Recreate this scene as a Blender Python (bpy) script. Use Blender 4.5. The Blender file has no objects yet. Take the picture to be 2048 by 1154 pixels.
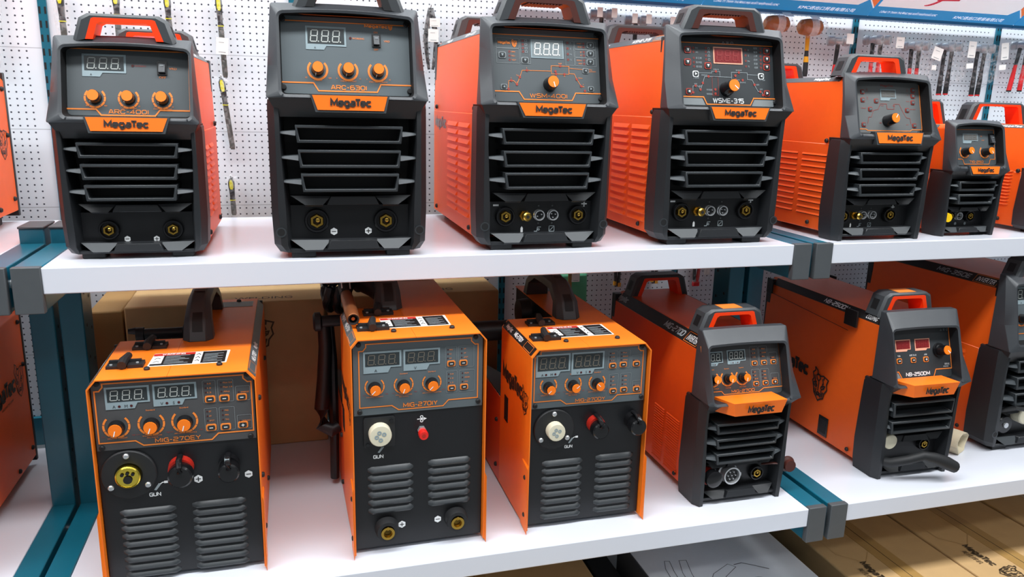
import bpy, math, random
from mathutils import Vector, Matrix
random.seed(7)
PI = math.pi
SC = bpy.context.scene
COL = SC.collection

# ------------------------------------------------------------------ colour / materials
def lin(h):
    h = h.lstrip('#')
    o = []
    for i in (0, 2, 4):
        c = int(h[i:i+2], 16)/255
        o.append(c/12.92 if c <= .04045 else ((c+.055)/1.055)**2.4)
    return tuple(o)+(1,)

MATS = {}
def mk(name, hexc, rough=.5, metal=0, var=.06, scale=60, bump=0, bscale=900, spec=.5, coat=0, alpha=None, trans=0):
    m = bpy.data.materials.new(name); m.use_nodes = True
    nt = m.node_tree; b = nt.nodes['Principled BSDF']
    c = lin(hexc)
    tc = nt.nodes.new('ShaderNodeTexCoord')
    n = nt.nodes.new('ShaderNodeTexNoise'); n.inputs['Scale'].default_value = scale; n.inputs['Detail'].default_value = 3
    nt.links.new(tc.outputs['Object'], n.inputs['Vector'])
    mx = nt.nodes.new('ShaderNodeMix'); mx.data_type = 'RGBA'
    mx.inputs[6].default_value = tuple(x*(1-var) for x in c[:3])+(1,)
    mx.inputs[7].default_value = tuple(min(1, x*(1+var)) for x in c[:3])+(1,)
    nt.links.new(n.outputs['Fac'], mx.inputs[0])
    nt.links.new(mx.outputs[2], b.inputs['Base Color'])
    b.inputs['Roughness'].default_value = rough; b.inputs['Metallic'].default_value = metal
    b.inputs['Specular IOR Level'].default_value = spec; b.inputs['Coat Weight'].default_value = coat
    b.inputs['Coat Roughness'].default_value = .15
    if alpha is not None: b.inputs['Alpha'].default_value = alpha
    if trans: b.inputs['Transmission Weight'].default_value = trans
    if bump:
        n2 = nt.nodes.new('ShaderNodeTexNoise'); n2.inputs['Scale'].default_value = bscale
        nt.links.new(tc.outputs['Object'], n2.inputs['Vector'])
        bp = nt.nodes.new('ShaderNodeBump'); bp.inputs['Strength'].default_value = bump; bp.inputs['Distance'].default_value = .001
        nt.links.new(n2.outputs['Fac'], bp.inputs['Height']); nt.links.new(bp.outputs['Normal'], b.inputs['Normal'])
    MATS[name] = m
    return m

mk('shell_black', '#383b3f', .42, bump=.12, bscale=1500)
mk('lower_black', '#1f2124', .45, bump=.12, bscale=1500)
mk('deep_black', '#0c0c0e', .6)
mk('sheet_black', '#121316', .38, bump=.08, bscale=1200)
mk('louvre_black', '#303437', .4)
mk('rubber', '#1a1b1d', .6)
mk('gloss_black', '#141416', .18)
mk('fin_grey', '#44494d', .5)
mk('facet_grey', '#3c4043', .5)
mk('handle_grey', '#3d4043', .45, bump=.1, bscale=1500)
mk('orange_sheet', '#e95f16', .42, var=.04, bump=.05, bscale=900, coat=0)
mk('orange_bright', '#f67a1a', .42, var=.04, bump=.05, bscale=900, coat=0)
mk('orange_deep', '#de5212', .42, var=.04, bump=.05, bscale=900, coat=0)
mk('orange_red', '#ff3f08', .42)
mk('orange_print', '#f98a34', .5, var=.03)
mk('orange_knob', '#ff7d12', .4, var=.03)
mk('orange_badge', '#ff7412', .4, var=.03)
mk('badge_ink', '#26211f', .5)
mk('panel_grey', '#5b6468', .38, var=.03)
mk('panel_mid', '#53595c', .4, var=.03)
mk('panel_dark', '#34383b', .4, var=.03)
mk('panel_warm', '#4b4b4c', .4, var=.03)
mk('panel_smoke', '#6a6c6c', .35, var=.05)
mk('seg_frame', '#8fa0a6', .45)
mk('seg_frame_orange', '#f0a88c', .45)
mk('seg_window', '#2f3537', .2)
mk('seg_window_light', '#7f898c', .25)
mk('seg_window_red', '#7c1d20', .3)
mk('seg_digit', '#b9bdb9', .5)
mk('seg_digit_bright', '#f2f2ee', .5)
mk('seg_digit_dim', '#6c665c', .5)
mk('seg_digit_red', '#912a2a', .5)
mk('print_white', '#eef0f0', .5)
mk('sign_print', '#f2f5f8', .5)
mk('print_grey', '#9aa4a8', .5)
mk('print_dim', '#83898b', .5)
mk('print_red', '#a2362a', .5)
mk('ink_black', '#151313', .5)
mk('led_dark', '#4a1212', .3)
mk('button_face', '#2b2f31', .35)
mk('brass', '#c9a24a', .24, 1, var=.1)
mk('brass_bright', '#e8cf52', .22, 1, var=.1)
mk('chrome', '#d6d8da', .3, .75)
mk('steel', '#b2b7ba', .4, .25, var=.1)
mk('copper', '#a5653c', .38, .7, var=.2)
mk('cap_red', '#b02417', .42)
mk('nut_red', '#e0241c', .35)
mk('cap_yellow', '#f2c40a', .4)
mk('cap_cream', '#ddd6bd', .4, spec=.4)
mk('cap_brown', '#4a2018', .5)
mk('teal', '#12667c', .34, var=.05, coat=.15)
mk('cap_grey', '#4b4f52', .5, bump=.1, bscale=1500)
mk('cardboard', '#c6a271', .75, var=.08, scale=30, bump=.15, bscale=300)
mk('cardboard_dark', '#a07a48', .75, var=.08, scale=30, bump=.15, bscale=300)
mk('tape', '#b08a50', .3, var=.04)
mk('carton_ink', '#4d3c26', .7)
mk('paper_white', '#f3f3ef', .6)
mk('paper_grey', '#eceef4', .45, var=.03)
mk('paper_line', '#55585e', .6)
mk('red_print', '#c92a1e', .5)
mk('blue_sign', '#2478ad', .4, var=.03)
mk('blue_dark', '#12496f', .4)
mk('sign_white', '#e6eaf0', .4)
mk('sign_orange', '#ea7a3c', .45)
mk('sign_red', '#c0203a', .45)
mk('wood_mallet', '#c07a3c', .5, var=.2, scale=25)
mk('tool_yellow', '#d9d61e', .4)
mk('grip_amber', '#f0a81c', .45)
mk('grip_red', '#d8262a', .45)
mk('grip_black', '#25272a', .5)
mk('file_steel', '#6d7470', .4, .8, var=.15)
mk('green_pack', '#6cc79a', .35, var=.15, scale=40)
mk('glove_cloth', '#c9bda2', .9, var=.15, scale=40, bump=.5, bscale=400)
mk('floor_tile', '#7d7f80', .3, scale=4)
mk('cable_black', '#17171a', .45)
mk('white_shelf', '#dcdfe8', .24, var=.015, scale=6, coat=.15)
mk('inner_grey', '#8f979c', .5)

for n_, e_ in (('sign_white', .45), ('blue_sign', .75), ('blue_dark', .55), ('sign_orange', .4), ('sign_red', .4), ('sign_print', .75)):  # glow added to the header sign colours, which came out too dark without it
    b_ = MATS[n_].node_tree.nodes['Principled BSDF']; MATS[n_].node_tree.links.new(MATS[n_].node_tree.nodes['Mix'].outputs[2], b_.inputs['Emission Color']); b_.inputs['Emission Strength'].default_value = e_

def bag_mat():
    m = bpy.data.materials.new('clear_bag'); m.use_nodes = True; nt = m.node_tree
    for n in list(nt.nodes): nt.nodes.remove(n)
    out = nt.nodes.new('ShaderNodeOutputMaterial'); mix = nt.nodes.new('ShaderNodeMixShader')
    tr = nt.nodes.new('ShaderNodeBsdfTransparent'); gl = nt.nodes.new('ShaderNodeBsdfPrincipled')
    gl.inputs['Base Color'].default_value = (.95, .96, .97, 1); gl.inputs['Roughness'].default_value = .2
    tc = nt.nodes.new('ShaderNodeTexCoord'); no = nt.nodes.new('ShaderNodeTexNoise'); no.inputs['Scale'].default_value = 55; no.inputs['Detail'].default_value = 4; no.inputs['Distortion'].default_value = 2
    nt.links.new(tc.outputs['Object'], no.inputs['Vector'])
    bp = nt.nodes.new('ShaderNodeBump'); bp.inputs['Strength'].default_value = .5; bp.inputs['Distance'].default_value = .004
    nt.links.new(no.outputs['Fac'], bp.inputs['Height']); nt.links.new(bp.outputs['Normal'], gl.inputs['Normal'])
    mr = nt.nodes.new('ShaderNodeMapRange'); mr.inputs[1].default_value = .42; mr.inputs[2].default_value = .75; mr.inputs[3].default_value = .015; mr.inputs[4].default_value = .30
    nt.links.new(no.outputs['Fac'], mr.inputs[0]); nt.links.new(mr.outputs[0], mix.inputs[0])
    nt.links.new(tr.outputs[0], mix.inputs[1]); nt.links.new(gl.outputs[0], mix.inputs[2]); nt.links.new(mix.outputs[0], out.inputs[0])
    MATS['clear_bag'] = m
bag_mat()

# ------------------------------------------------------------------ text cache
TXT = {}
def text_geo(body, bold=0.0, spacing=1.0):
    k = (body, bold, spacing)
    if k in TXT: return TXT[k]
    cu = bpy.data.curves.new('lettering', 'FONT'); cu.body = body; cu.size = 1; cu.offset = bold; cu.space_character = spacing
    cu.resolution_u = 2
    ob = bpy.data.objects.new('lettering', cu)
    me = ob.to_mesh()
    vs = [(v.co.x, v.co.y) for v in me.vertices]; fs = [tuple(p.vertices) for p in me.polygons]
    ob.to_mesh_clear(); bpy.data.objects.remove(ob); bpy.data.curves.remove(cu)
    if vs:
        x0 = min(v[0] for v in vs); x1 = max(v[0] for v in vs)
        vs = [(v[0]-x0, v[1]) for v in vs]; w = x1-x0
    else: w = 0
    TXT[k] = (vs, fs, w); return TXT[k]

# ------------------------------------------------------------------ squared stroke lettering
_o = [(.2, 0), (.8, 0), (1, .2), (1, .8), (.8, 1), (.2, 1), (0, .8), (0, .2), (.2, 0)]
GL = {'0': (1, [_o]), 'O': (1, [_o]), '1': (.45, [[(.45, 0), (.45, 1), (.05, .75)]]), '2': (1, [[(0, 1), (.8, 1), (1, .85), (1, .64), (.82, .5), (.18, .5), (0, .36), (0, 0), (1, 0)]]),
      '3': (1, [[(0, 1), (.8, 1), (1, .85), (1, .66), (.86, .52), (1, .38), (1, .15), (.8, 0), (0, 0)], [(.25, .52), (.86, .52)]]), '4': (1, [[(.74, 0), (.74, 1), (0, .28), (1, .28)]]),
      '5': (1, [[(1, 1), (0, 1), (0, .57), (.8, .57), (1, .43), (1, .15), (.8, 0), (0, 0)]]), '6': (1, [[(.95, 1), (.2, 1), (0, .8), (0, .2), (.2, 0), (.8, 0), (1, .2), (1, .4), (.8, .56), (0, .56)]]),
      '7': (.95, [[(0, 1), (.95, 1), (.4, 0)]]), '8': (1, [_o, [(0, .52), (1, .52)]]), '9': (1, [[(0, 0), (.8, 0), (1, .2), (1, .8), (.8, 1), (.2, 1), (0, .8), (0, .6), (.2, .45), (1, .45)]]),
      'A': (1, [[(0, 0), (.4, 1), (.6, 1), (1, 0)], [(.17, .3), (.83, .3)]]), 'R': (1, [[(0, 0), (0, 1), (.8, 1), (1, .86), (1, .6), (.8, .45), (0, .45)], [(.5, .45), (1, 0)]]),
      'C': (1, [[(1, .78), (.8, 1), (.2, 1), (0, .8), (0, .2), (.2, 0), (.8, 0), (1, .22)]]), 'W': (1.35, [[(0, 1), (.35, 0), (.675, .9), (1, 0), (1.35, 1)]]), 'S': (1, [[(1, 1), (.2, 1), (0, .86), (0, .66), (.2, .52), (.8, .52), (1, .38), (1, .15), (.8, 0), (0, 0)]]),
      'M': (1.2, [[(0, 0), (0, 1), (.6, .25), (1.2, 1), (1.2, 0)]]), 'I': (.1, [[(.05, 0), (.05, 1)]]), 'G': (1, [[(1, .82), (.8, 1), (.2, 1), (0, .8), (0, .2), (.2, 0), (1, 0), (1, .48), (.55, .48)]]),
      'E': (.9, [[(.9, 1), (0, 1), (0, 0), (.9, 0)], [(0, .5), (.8, .5)]]), 'Y': (1, [[(0, 1), (.5, .48), (1, 1)], [(.5, .48), (.5, 0)]]), 'D': (1, [[(0, 0), (0, 1), (.75, 1), (1, .78), (1, .22), (.75, 0), (0, 0)]]),
      'T': (1, [[(0, 1), (1, 1)], [(.5, 1), (.5, 0)]]), 'N': (1, [[(0, 0), (0, 1), (1, 0), (1, 1)]]), 'B': (1, [[(0, 0), (0, 1), (.8, 1), (.95, .86), (.95, .66), (.8, .52), (0, .52)], [(.8, .52), (1, .38), (1, .15), (.8, 0), (0, 0)]]),
      '-': (.5, [[(0, .45), (.5, .45)]]), 'V': (1, [[(0, 1), (.5, 0), (1, 1)]]), 'U': (1, [[(0, 1), (0, .2), (.2, 0), (.8, 0), (1, .2), (1, 1)]]), 'L': (.85, [[(0, 1), (0, 0), (.85, 0)]]), 'K': (1, [[(0, 0), (0, 1)], [(1, 1), (.1, .5), (1, 0)]]),
      'e': (.8, [[(0, .36), (.8, .36), (.8, .55), (.65, .7), (.15, .7), (0, .55), (0, .15), (.15, 0), (.76, 0)]]), 'g': (.8, [[(.8, .7), (.8, -.1), (.65, -.24), (.08, -.24)], [(.8, .7), (.15, .7), (0, .55), (0, .17), (.15, .02), (.8, .02)]]),
      'a': (.8, [[(.06, .7), (.65, .7), (.8, .55), (.8, 0)], [(.8, .4), (.15, .4), (0, .28), (0, .12), (.15, 0), (.8, 0)]]), 'c': (.75, [[(.75, .58), (.62, .7), (.15, .7), (0, .55), (0, .15), (.15, 0), (.62, 0), (.75, .12)]]), ' ': (.5, [])}

# ------------------------------------------------------------------ mesh builder
class Frame:
    """a flat drawing frame on a surface: (u, v, d) -> O + U u + V v + N d"""
    def __init__(s, O, U, V, N): s.O, s.U, s.V, s.N = Vector(O), Vector(U), Vector(V), Vector(N).normalized()
    def __call__(s, u, v, d=0): return s.O+s.U*u+s.V*v+s.N*d

class MB:
    def __init__(s, fr=None): s.v = []; s.f = []; s.m = []; s.fr = fr
    def add(s, vs, fs, mat):
        o = len(s.v); s.v += [tuple(x) for x in vs]
        for f in fs: s.f.append(tuple(i+o for i in f)); s.m.append(mat)
        return s
    def box(s, x0, y0, z0, x1, y1, z1, mat):
        vs = [(x, y, z) for z in (z0, z1) for y in (y0, y1) for x in (x0, x1)]
        return s.add(vs, [(0, 2, 3, 1), (4, 5, 7, 6), (0, 1, 5, 4), (1, 3, 7, 5), (3, 2, 6, 7), (2, 0, 4, 6)], mat)
    def loft(s, loops, mat, cap0=True, cap1=True, closed=True):
        n = len(loops[0]); vs = [p for l in loops for p in l]; fs = []
        for i in range(len(loops)-1):
            for j in range(n if closed else n-1):
                k = (j+1) % n; fs.append((i*n+j, i*n+k, (i+1)*n+k, (i+1)*n+j))
        if cap0: fs.append(tuple(range(n-1, -1, -1)))
        if cap1: fs.append(tuple(range((len(loops)-1)*n, len(loops)*n)))
        return s.add(vs, fs, mat)
    def prism(s, pts, axis, a, b, mat):
        def P(p, t): return {'x': (t, p[0], p[1]), 'y': (p[0], t, p[1]), 'z': (p[0], p[1], t)}[axis]
        return s.loft([[P(p, a) for p in pts], [P(p, b) for p in pts]], mat)
    def ringcyl(s, c, ax, prof, n, mat, cap0=True, cap1=True, hexa=False):
        """lathe: prof [(r, h)], axis ax from c"""
        ax = Vector(ax).normalized(); c = Vector(c)
        t = Vector((0, 0, 1)) if abs(ax.z) < .9 else Vector((1, 0, 0))
        u = ax.cross(t).normalized(); w = ax.cross(u)
        loops = [[c+ax*h+u*(r*math.cos(2*PI*i/n))+w*(r*math.sin(2*PI*i/n)) for i in range(n)] for r, h in prof]
        return s.loft(loops, mat, cap0, cap1)
    def tube(s, path, r, n, mat, flat=1.0):
        loops = []; path = [Vector(p) for p in path]
        up0 = Vector((0, 0, 1))
        for i, p in enumerate(path):
            d = (path[min(i+1, len(path)-1)]-path[max(i-1, 0)]).normalized()
            up = up0 if abs(d.dot(up0)) < .95 else Vector((0, 1, 0))
            a = d.cross(up).normalized(); b = a.cross(d)
            rr = r[i] if isinstance(r, (list, tuple)) else r
            loops.append([p+a*(rr*math.cos(2*PI*j/n))+b*(rr*flat*math.sin(2*PI*j/n)) for j in range(n)])
        return s.loft(loops, mat)
    def sphere(s, c, r, mat, n=12, m=8, sx=1, sy=1, sz=1):
        loops = []
        for i in range(m+1):
            th = PI*(i+.02)/(m+.04)-PI/2
            loops.append([(c[0]+sx*r*math.cos(th)*math.cos(2*PI*j/n), c[1]+sy*r*math.cos(th)*math.sin(2*PI*j/n), c[2]+sz*r*math.sin(th)) for j in range(n)])
        return s.loft(loops, mat)
    # --- flat art on the frame
    def poly(s, pts, d, mat): return s.add([s.fr(u, v, d) for u, v in pts], [tuple(range(len(pts)))], mat)
    def rect(s, u0, v0, u1, v1, d, mat): return s.poly([(u0, v0), (u1, v0), (u1, v1), (u0, v1)], d, mat)
    def extr(s, pts, d0, d1, mat, inset=0):
        cu = sum(p[0] for p in pts)/len(pts); cv = sum(p[1] for p in pts)/len(pts)
        def ins(p):
            return (p[0]-inset*(1 if p[0] > cu else -1), p[1]-inset*(1 if p[1] > cv else -1))
        return s.loft([[s.fr(u, v, d0) for u, v in pts], [s.fr(*ins(p), d1) for p in pts]], mat)
    def bx(s, u0, v0, u1, v1, d0, d1, mat, inset=0): return s.extr([(u0, v0), (u1, v0), (u1, v1), (u0, v1)], d0, d1, mat, inset)
    def rr(s, u0, v0, u1, v1, r, n=4):
        o = []
        for cx, cy, a in ((u1-r, v1-r, 0), (u0+r, v1-r, 90), (u0+r, v0+r, 180), (u1-r, v0+r, 270)):
            for i in range(n+1):
                t = math.radians(a+90*i/n); o.append((cx+r*math.cos(t), cy+r*math.sin(t)))
        return o
    def stroke(s, pts, w, d, mat, closed=False):
        n = len(pts); L = []; R_ = []
        for i in range(n):
            p = Vector(pts[i])
            a = Vector(pts[i-1]) if (i > 0 or closed) else None
            b = Vector(pts[(i+1) % n]) if (i < n-1 or closed) else None
            d1 = (p-a).normalized() if a is not None and (p-a).length > 1e-9 else None
            d2 = (b-p).normalized() if b is not None and (b-p).length > 1e-9 else None
            if d1 is None: d1 = d2
            if d2 is None: d2 = d1
            n1 = Vector((-d1.y, d1.x)); n2 = Vector((-d2.y, d2.x)); m = n1+n2
            m = m.normalized() if m.length > .2 else n1
            k = min(2.2, 1/max(.3, m.dot(n1)))*w/2
            L.append(p+m*k); R_.append(p-m*k)
        vs = [s.fr(q.x, q.y, d) for q in L]+[s.fr(q.x, q.y, d) for q in R_]
        fs = [(i, n+i, n+(i+1) % n, (i+1) % n) for i in range(n if closed else n-1)]
        return s.add(vs, fs, mat)
    def outline(s, u0, v0, u1, v1, w, d, mat, r=0):
        return s.stroke(s.rr(u0, v0, u1, v1, r) if r else [(u0, v0), (u1, v0), (u1, v1), (u0, v1)], w, d, mat, True)
    def arc(s, cu, cv, r0, r1, a0, a1, d, mat, n=24):
        vs = []; fs = []
        for i in range(n+1):
            t = math.radians(a0+(a1-a0)*i/n)
            vs += [s.fr(cu+r0*math.cos(t), cv+r0*math.sin(t), d), s.fr(cu+r1*math.cos(t), cv+r1*math.sin(t), d)]
            if i: fs.append((2*i-2, 2*i-1, 2*i+1, 2*i))
        return s.add(vs, fs, mat)
    def disc(s, cu, cv, r, d, mat, n=14):
        return s.poly([(cu+r*math.cos(2*PI*i/n), cv+r*math.sin(2*PI*i/n)) for i in range(n)], d, mat)
    def cyl(s, cu, cv, prof, mat, n=24, ph=0):
        """prof [(r, d)] along the frame normal"""
        loops = [[s.fr(cu+r*math.cos(2*PI*i/n+ph), cv+r*math.sin(2*PI*i/n+ph), d) for i in range(n)] for r, d in prof]
        return s.loft(loops, mat)
    def text(s, body, u, v, h, d, mat, align='c', sx=1.0, bold=0.0, shear=0.0, width=None, rot=0, spacing=1.0):
        """cap height h, baseline at v; width forces the overall width"""
        if bold and all(ch in GL for ch in body):
            lw, gap = (.245, .40) if body == 'MegaTec' else (.135+bold*3.0, .30+bold*3)
            kern = [(-.24 if 'T' in body[i:i+2] and body == 'MegaTec' else 0) for i in range(len(body))]
            W = sum(GL[ch][0] for ch in body)+gap*(len(body)-1)+sum(kern)
            kx = (width-lw*h*.8)/W if width else h*.62*sx
            o = {'l': 0, 'c': -W*kx/2, 'r': -W*kx}[align]
            c, sn = math.cos(math.radians(rot)), math.sin(math.radians(rot))
            x = 0
            for ci, ch in enumerate(body):
                gw, lines = GL[ch]
                for L in lines:
                    P = []
                    for a, b in L:
                        b2 = (lw/2+b*(1-lw))*h; a2 = (x+a)*kx+o+b2*shear
                        P.append((u+a2*c-b2*sn, v+a2*sn+b2*c))
                    s.stroke(P, lw*h, d, mat, P[0] == P[-1]) if P[0] != P[-1] else s.stroke(P[:-1], lw*h, d, mat, True)
                x += gw+gap+kern[ci]
            return s
        vs, fs, w = text_geo(body, 0.0, spacing)
        if not vs: return s
        k = h/.73; kx = k*sx
        if width: kx = width/w
        W = w*kx; o = {'l': 0, 'c': -W/2, 'r': -W}[align]
        c, sn = math.cos(math.radians(rot)), math.sin(math.radians(rot))
        P = []
        for x, y in vs:
            a, b = x*kx+o+y*k*shear, y*k
            P.append(s.fr(u+a*c-b*sn, v+a*sn+b*c, d))
        return s.add(P, fs, mat)
    def seg7(s, u, v, w, h, d, mat, n=3, sl=.08, lw=None):
        """n unlit '8.' digits centred on (u, v) in a field w wide, digit height h"""
        lw = lw or h*.085; pitch = w/n; dw = pitch*.58
        for i in range(n):
            cx = u-w/2+pitch*(i+.42)
            def q(a, b): return (cx+a*dw/2+b*h/2*sl*2, v+b*h/2)
            g = .12
            for a, b in (((-1, 1), (1, 1)), ((-1, 0), (1, 0)), ((-1, -1), (1, -1))):
                s.stroke([q(a[0]*(1-g), a[1]), q(b[0]*(1-g), b[1])], lw, d, mat)
            for xx in (-1, 1):
                for y0, y1 in ((.06, .94), (-.94, -.06)):
                    s.stroke([q(xx, y0), q(xx, y1)], lw, d, mat)
            p = q(1.55, -.97); s.disc(p[0], p[1], lw*.75, d, mat, 8)
        return s
    def tiger(s, cu, cv, h, d, mat, lw=None, rot=0):
        """angular big-cat head emblem drawn in lines, height h"""
        lw = lw or h*.035
        T = [[(-.47, 1), (-.42, .78), (-.62, .6), (-.5, .25), (-.6, .1), (-.45, -.3), (-.38, -.6), (-.1, -.86), (.05, -1), (.28, -.84), (.5, -.74), (.55, -.42), (.78, -.12), (.7, .22), (.82, .52), (.45, .62), (.42, .4)],
             [(-.47, 1), (-.22, .84), (-.18, .66), (.1, .56), (.42, .66)],
             [(-.28, .55), (-.02, .62), (.12, .42), (-.02, .2), (-.2, .32), (-.28, .55)],
             [(-.5, .02), (-.3, .05), (-.16, -.1), (-.22, -.22), (-.44, -.12), (-.5, .02)],
             [(.2, -.14), (.34, .02), (.56, .04), (.5, -.12), (.3, -.24), (.2, -.14)],
             [(-.2, -.3), (-.24, -.56), (-.1, -.7), (.06, -.6), (.2, -.72), (.3, -.5), (.26, -.28)],
             [(-.12, -.52), (.02, -.48), (.16, -.54), (.06, -.66), (-.04, -.66), (-.12, -.52)],
             [(-.44, .5), (-.34, .1), (-.2, .1)], [(.3, .44), (.42, .16), (.3, .1)], [(-.4, -.34), (-.28, -.72)], [(.44, -.36), (.34, -.72)], [(.0, .16), (-.02, -.4)]]
        c, sn = math.cos(math.radians(rot)), math.sin(math.radians(rot))
        for L in T:
            s.stroke([(cu+(x-.1)*h/2*c-y*h/2*sn, cv+(x-.1)*h/2*sn+y*h/2*c) for x, y in L], lw, d, mat)
        for cx, cy in ((-.33, -.08), (.37, -.08)):
            a = [(cx-.1, cy+.02), (cx+.1, cy-.06), (cx+.08, cy+.06)]
            s.poly([(cu+(x-.1)*h/2*c-y*h/2*sn, cv+(x-.1)*h/2*sn+y*h/2*c) for x, y in a], d, mat)
        return s
    def build(s, name, parent=None, bevel=0, angle=35, seg=2):
        me = bpy.data.meshes.new(name)
        me.from_pydata(s.v, [], s.f)
        names = []
        for m in s.m:
            if m not in names: names.append(m)
        for m in names: me.materials.append(MATS[m])
        ix = {m: i for i, m in enumerate(names)}
        me.polygons.foreach_set('material_index', [ix[m] for m in s.m])
        me.polygons.foreach_set('use_smooth', [True]*len(s.f))
        me.update(); me.validate()
        me.set_sharp_from_angle(angle=math.radians(angle))
        o = bpy.data.objects.new(name, me); COL.objects.link(o)
        if parent is not None: o.parent = parent
        if bevel:
            b = o.modifiers.new('edge', 'BEVEL'); b.width = bevel; b.segments = seg; b.limit_method = 'ANGLE'; b.angle_limit = math.radians(40)
        return o

def tag(o, label, cat, group=None):
    o['label'] = label; o['category'] = cat
    if group: o['group'] = group
    return o
def thing(name, label, cat, loc=(0, 0, 0), rz=0, group=None):
    o = bpy.data.objects.new(name, None); COL.objects.link(o); o.location = loc; o.rotation_euler = (0, 0, math.radians(rz)); o.empty_display_size = .02
    return tag(o, label, cat, group)
def struct(o): o['kind'] = 'structure'; return o

Z1 = .4568      # top of the upper shelves; lower shelves' top is z = 0
FY = -.1214     # front of the lower shelves
SHELF_BACK = .460
WALL = .560     # the perforated wall stands a hand's breadth behind the shelves
def wx(x): return x*1.0597-.0193  # wall group's x and z, scaled about the camera to the set-back wall
def wz(z): return z*1.0597-.0412
FLOOR = -.46

# ------------------------------------------------------------------ small shared parts
def knob(root, fr, u, v, r, ln, ptr=-90, skirt=True):
    m = MB(fr)
    m.cyl(u, v, [(r*1.08, 0), (r*1.04, ln*.25), (r*.92, ln*.92), (r*.9, ln)], 'gloss_black', 20)
    m.cyl(u, v, [(r*.86, ln), (r*.84, ln+.0012)], 'orange_knob', 20)
    t = math.radians(ptr)
    if not skirt:
        m.loft([[fr(u+r*k*math.cos(t+a), v+r*k*math.sin(t+a), d) for k in (.96, 1.06) for a in ((-.06, .06) if k < 1 else (.06, -.06))] for d in (ln*.15, ln*.85)], 'print_white')
    else: m.stroke([(u+r*.05*math.cos(t), v+r*.05*math.sin(t)), (u+r*.82*math.cos(t), v+r*.82*math.sin(t))], r*.13, ln+.0016, 'print_white')
    return m.build('knob', root)

def knob_side_mark(m, u, v, r, ln): pass

def button(root, fr, u, v, w, h, rim, sym, symmat='print_grey', face='button_face'):
    m = MB(fr)
    m.extr(m.rr(u-w/2, v-h/2, u+w/2, v+h/2, min(w, h)*.25), 0, .0012, rim)
    m.extr(m.rr(u-w*.36, v-h*.34, u+w*.36, v+h*.34, min(w, h)*.2), .0012, .0022, face)
    k = min(w, h)*.22; d = .0025
    if sym == '-': m.rect(u-k*1.1, v-k*.28, u+k*1.1, v+k*.28, d, symmat)
    elif sym == '+':
        m.rect(u-k, v-k*.25, u+k, v+k*.25, d, symmat); m.rect(u-k*.25, v-k, u+k*.25, v+k, d+.0002, symmat)
    elif sym == 'v': m.poly([(u-k, v+k*.8), (u, v-k), (u+k, v+k*.8)], d, symmat)
    elif sym == '<': m.poly([(u+k*.8, v+k), (u-k, v), (u+k*.8, v-k)], d, symmat)
    elif sym == '>': m.poly([(u-k*.8, v+k), (u-k*.8, v-k), (u+k, v)], d, symmat)
    return m.build('push_button', root)

def display(root, fr, u0, v0, u1, v1, tab=None, frame='seg_frame', win='seg_window', dig='seg_digit', fw=.0028, letters='', n=3, sl=.06):
    m = MB(fr); d = .0008
    if tab:   # lower tongue under the window
        t0, t1, tv = tab
        m.extr([(u0, tv), (t0, tv), (t1, v0), (u1, v0), (u1, v1), (u0, v1)], 0, d, frame)
    else: m.bx(u0, v0, u1, v1, 0, d, frame)
    m.rect(u0+fw, v0+fw, u1-fw, v1-fw, d+.0003, win)
    w = (u1-u0-2*fw)*.9; h = (v1-v0-2*fw)*.72
    m.seg7((u0+u1)/2, (v0+v1)/2, w, h, d+.0007, dig, n, sl)
    if letters:
        hh = (v0-tab[2])*.55
        k = len(letters); W = tab[0]-u0
        for i, ch in enumerate(letters):
            x = u0+W*(i+.7)/(k+.4)
            m.text(ch, x, tab[2]+hh*.4, hh, d+.0004, 'panel_dark')
            if k > 1: m.disc(x+hh*1.5, tab[2]+hh*.9, hh*.42, d+.0004, 'led_dark', 10)
    return m.build('display', root)

def rocker(root, fr, u0, v0, u1, v1):
    m = MB(fr)
    m.bx(u0, v0, u1, v1, 0, .002, 'gloss_black')
    a = (u1-u0)*.18; vm = (v0+v1)/2
    b = (v1-v0)*.12
    m.loft([[fr(u0+a, v0+b, .002), fr(u1-a, v0+b, .002), fr(u1-a, v1-b, .002), fr(u0+a, v1-b, .002)], [fr(u0+a, v0+b, .0075), fr(u1-a, v0+b, .0075), fr(u1-a, v1-b, .003), fr(u0+a, v1-b, .003)]], 'shell_black')
    m.stroke([((u0+u1)/2-a, vm+b*1.2), ((u0+u1)/2+a, vm+b*1.2)], a*.3, .0062, 'print_grey')
    return m.build('rocker_switch', root)

def scale_ring(m, u, v, r0, r1, d, mat, a0=-225, a1=45, ticks=8, tickmat='panel_grey'):
    m.arc(u, v, r0, r1, a0, a1, d, mat, 28)
    for i in range(1, ticks):
        t = math.radians(a0+(a1-a0)*i/ticks)
        m.stroke([(u+r0*math.cos(t), v+r0*math.sin(t)), (u+r1*math.cos(t), v+r1*math.sin(t))], (r1-r0)*.22, d+.0002, tickmat)

def screw(root, fr, u, v, r=.0035, mat='rubber', ln=.003):
    m = MB(fr); m.cyl(u, v, [(r, 0), (r, ln*.6), (r*.7, ln)], mat, 12)
    m.rect(u-r*.5, v-r*.12, u+r*.5, v+r*.12, ln+.0002, 'deep_black'); m.rect(u-r*.12, v-r*.5, u+r*.12, v+r*.5, ln+.0003, 'deep_black')
    return m.build('screw', root)

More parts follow.
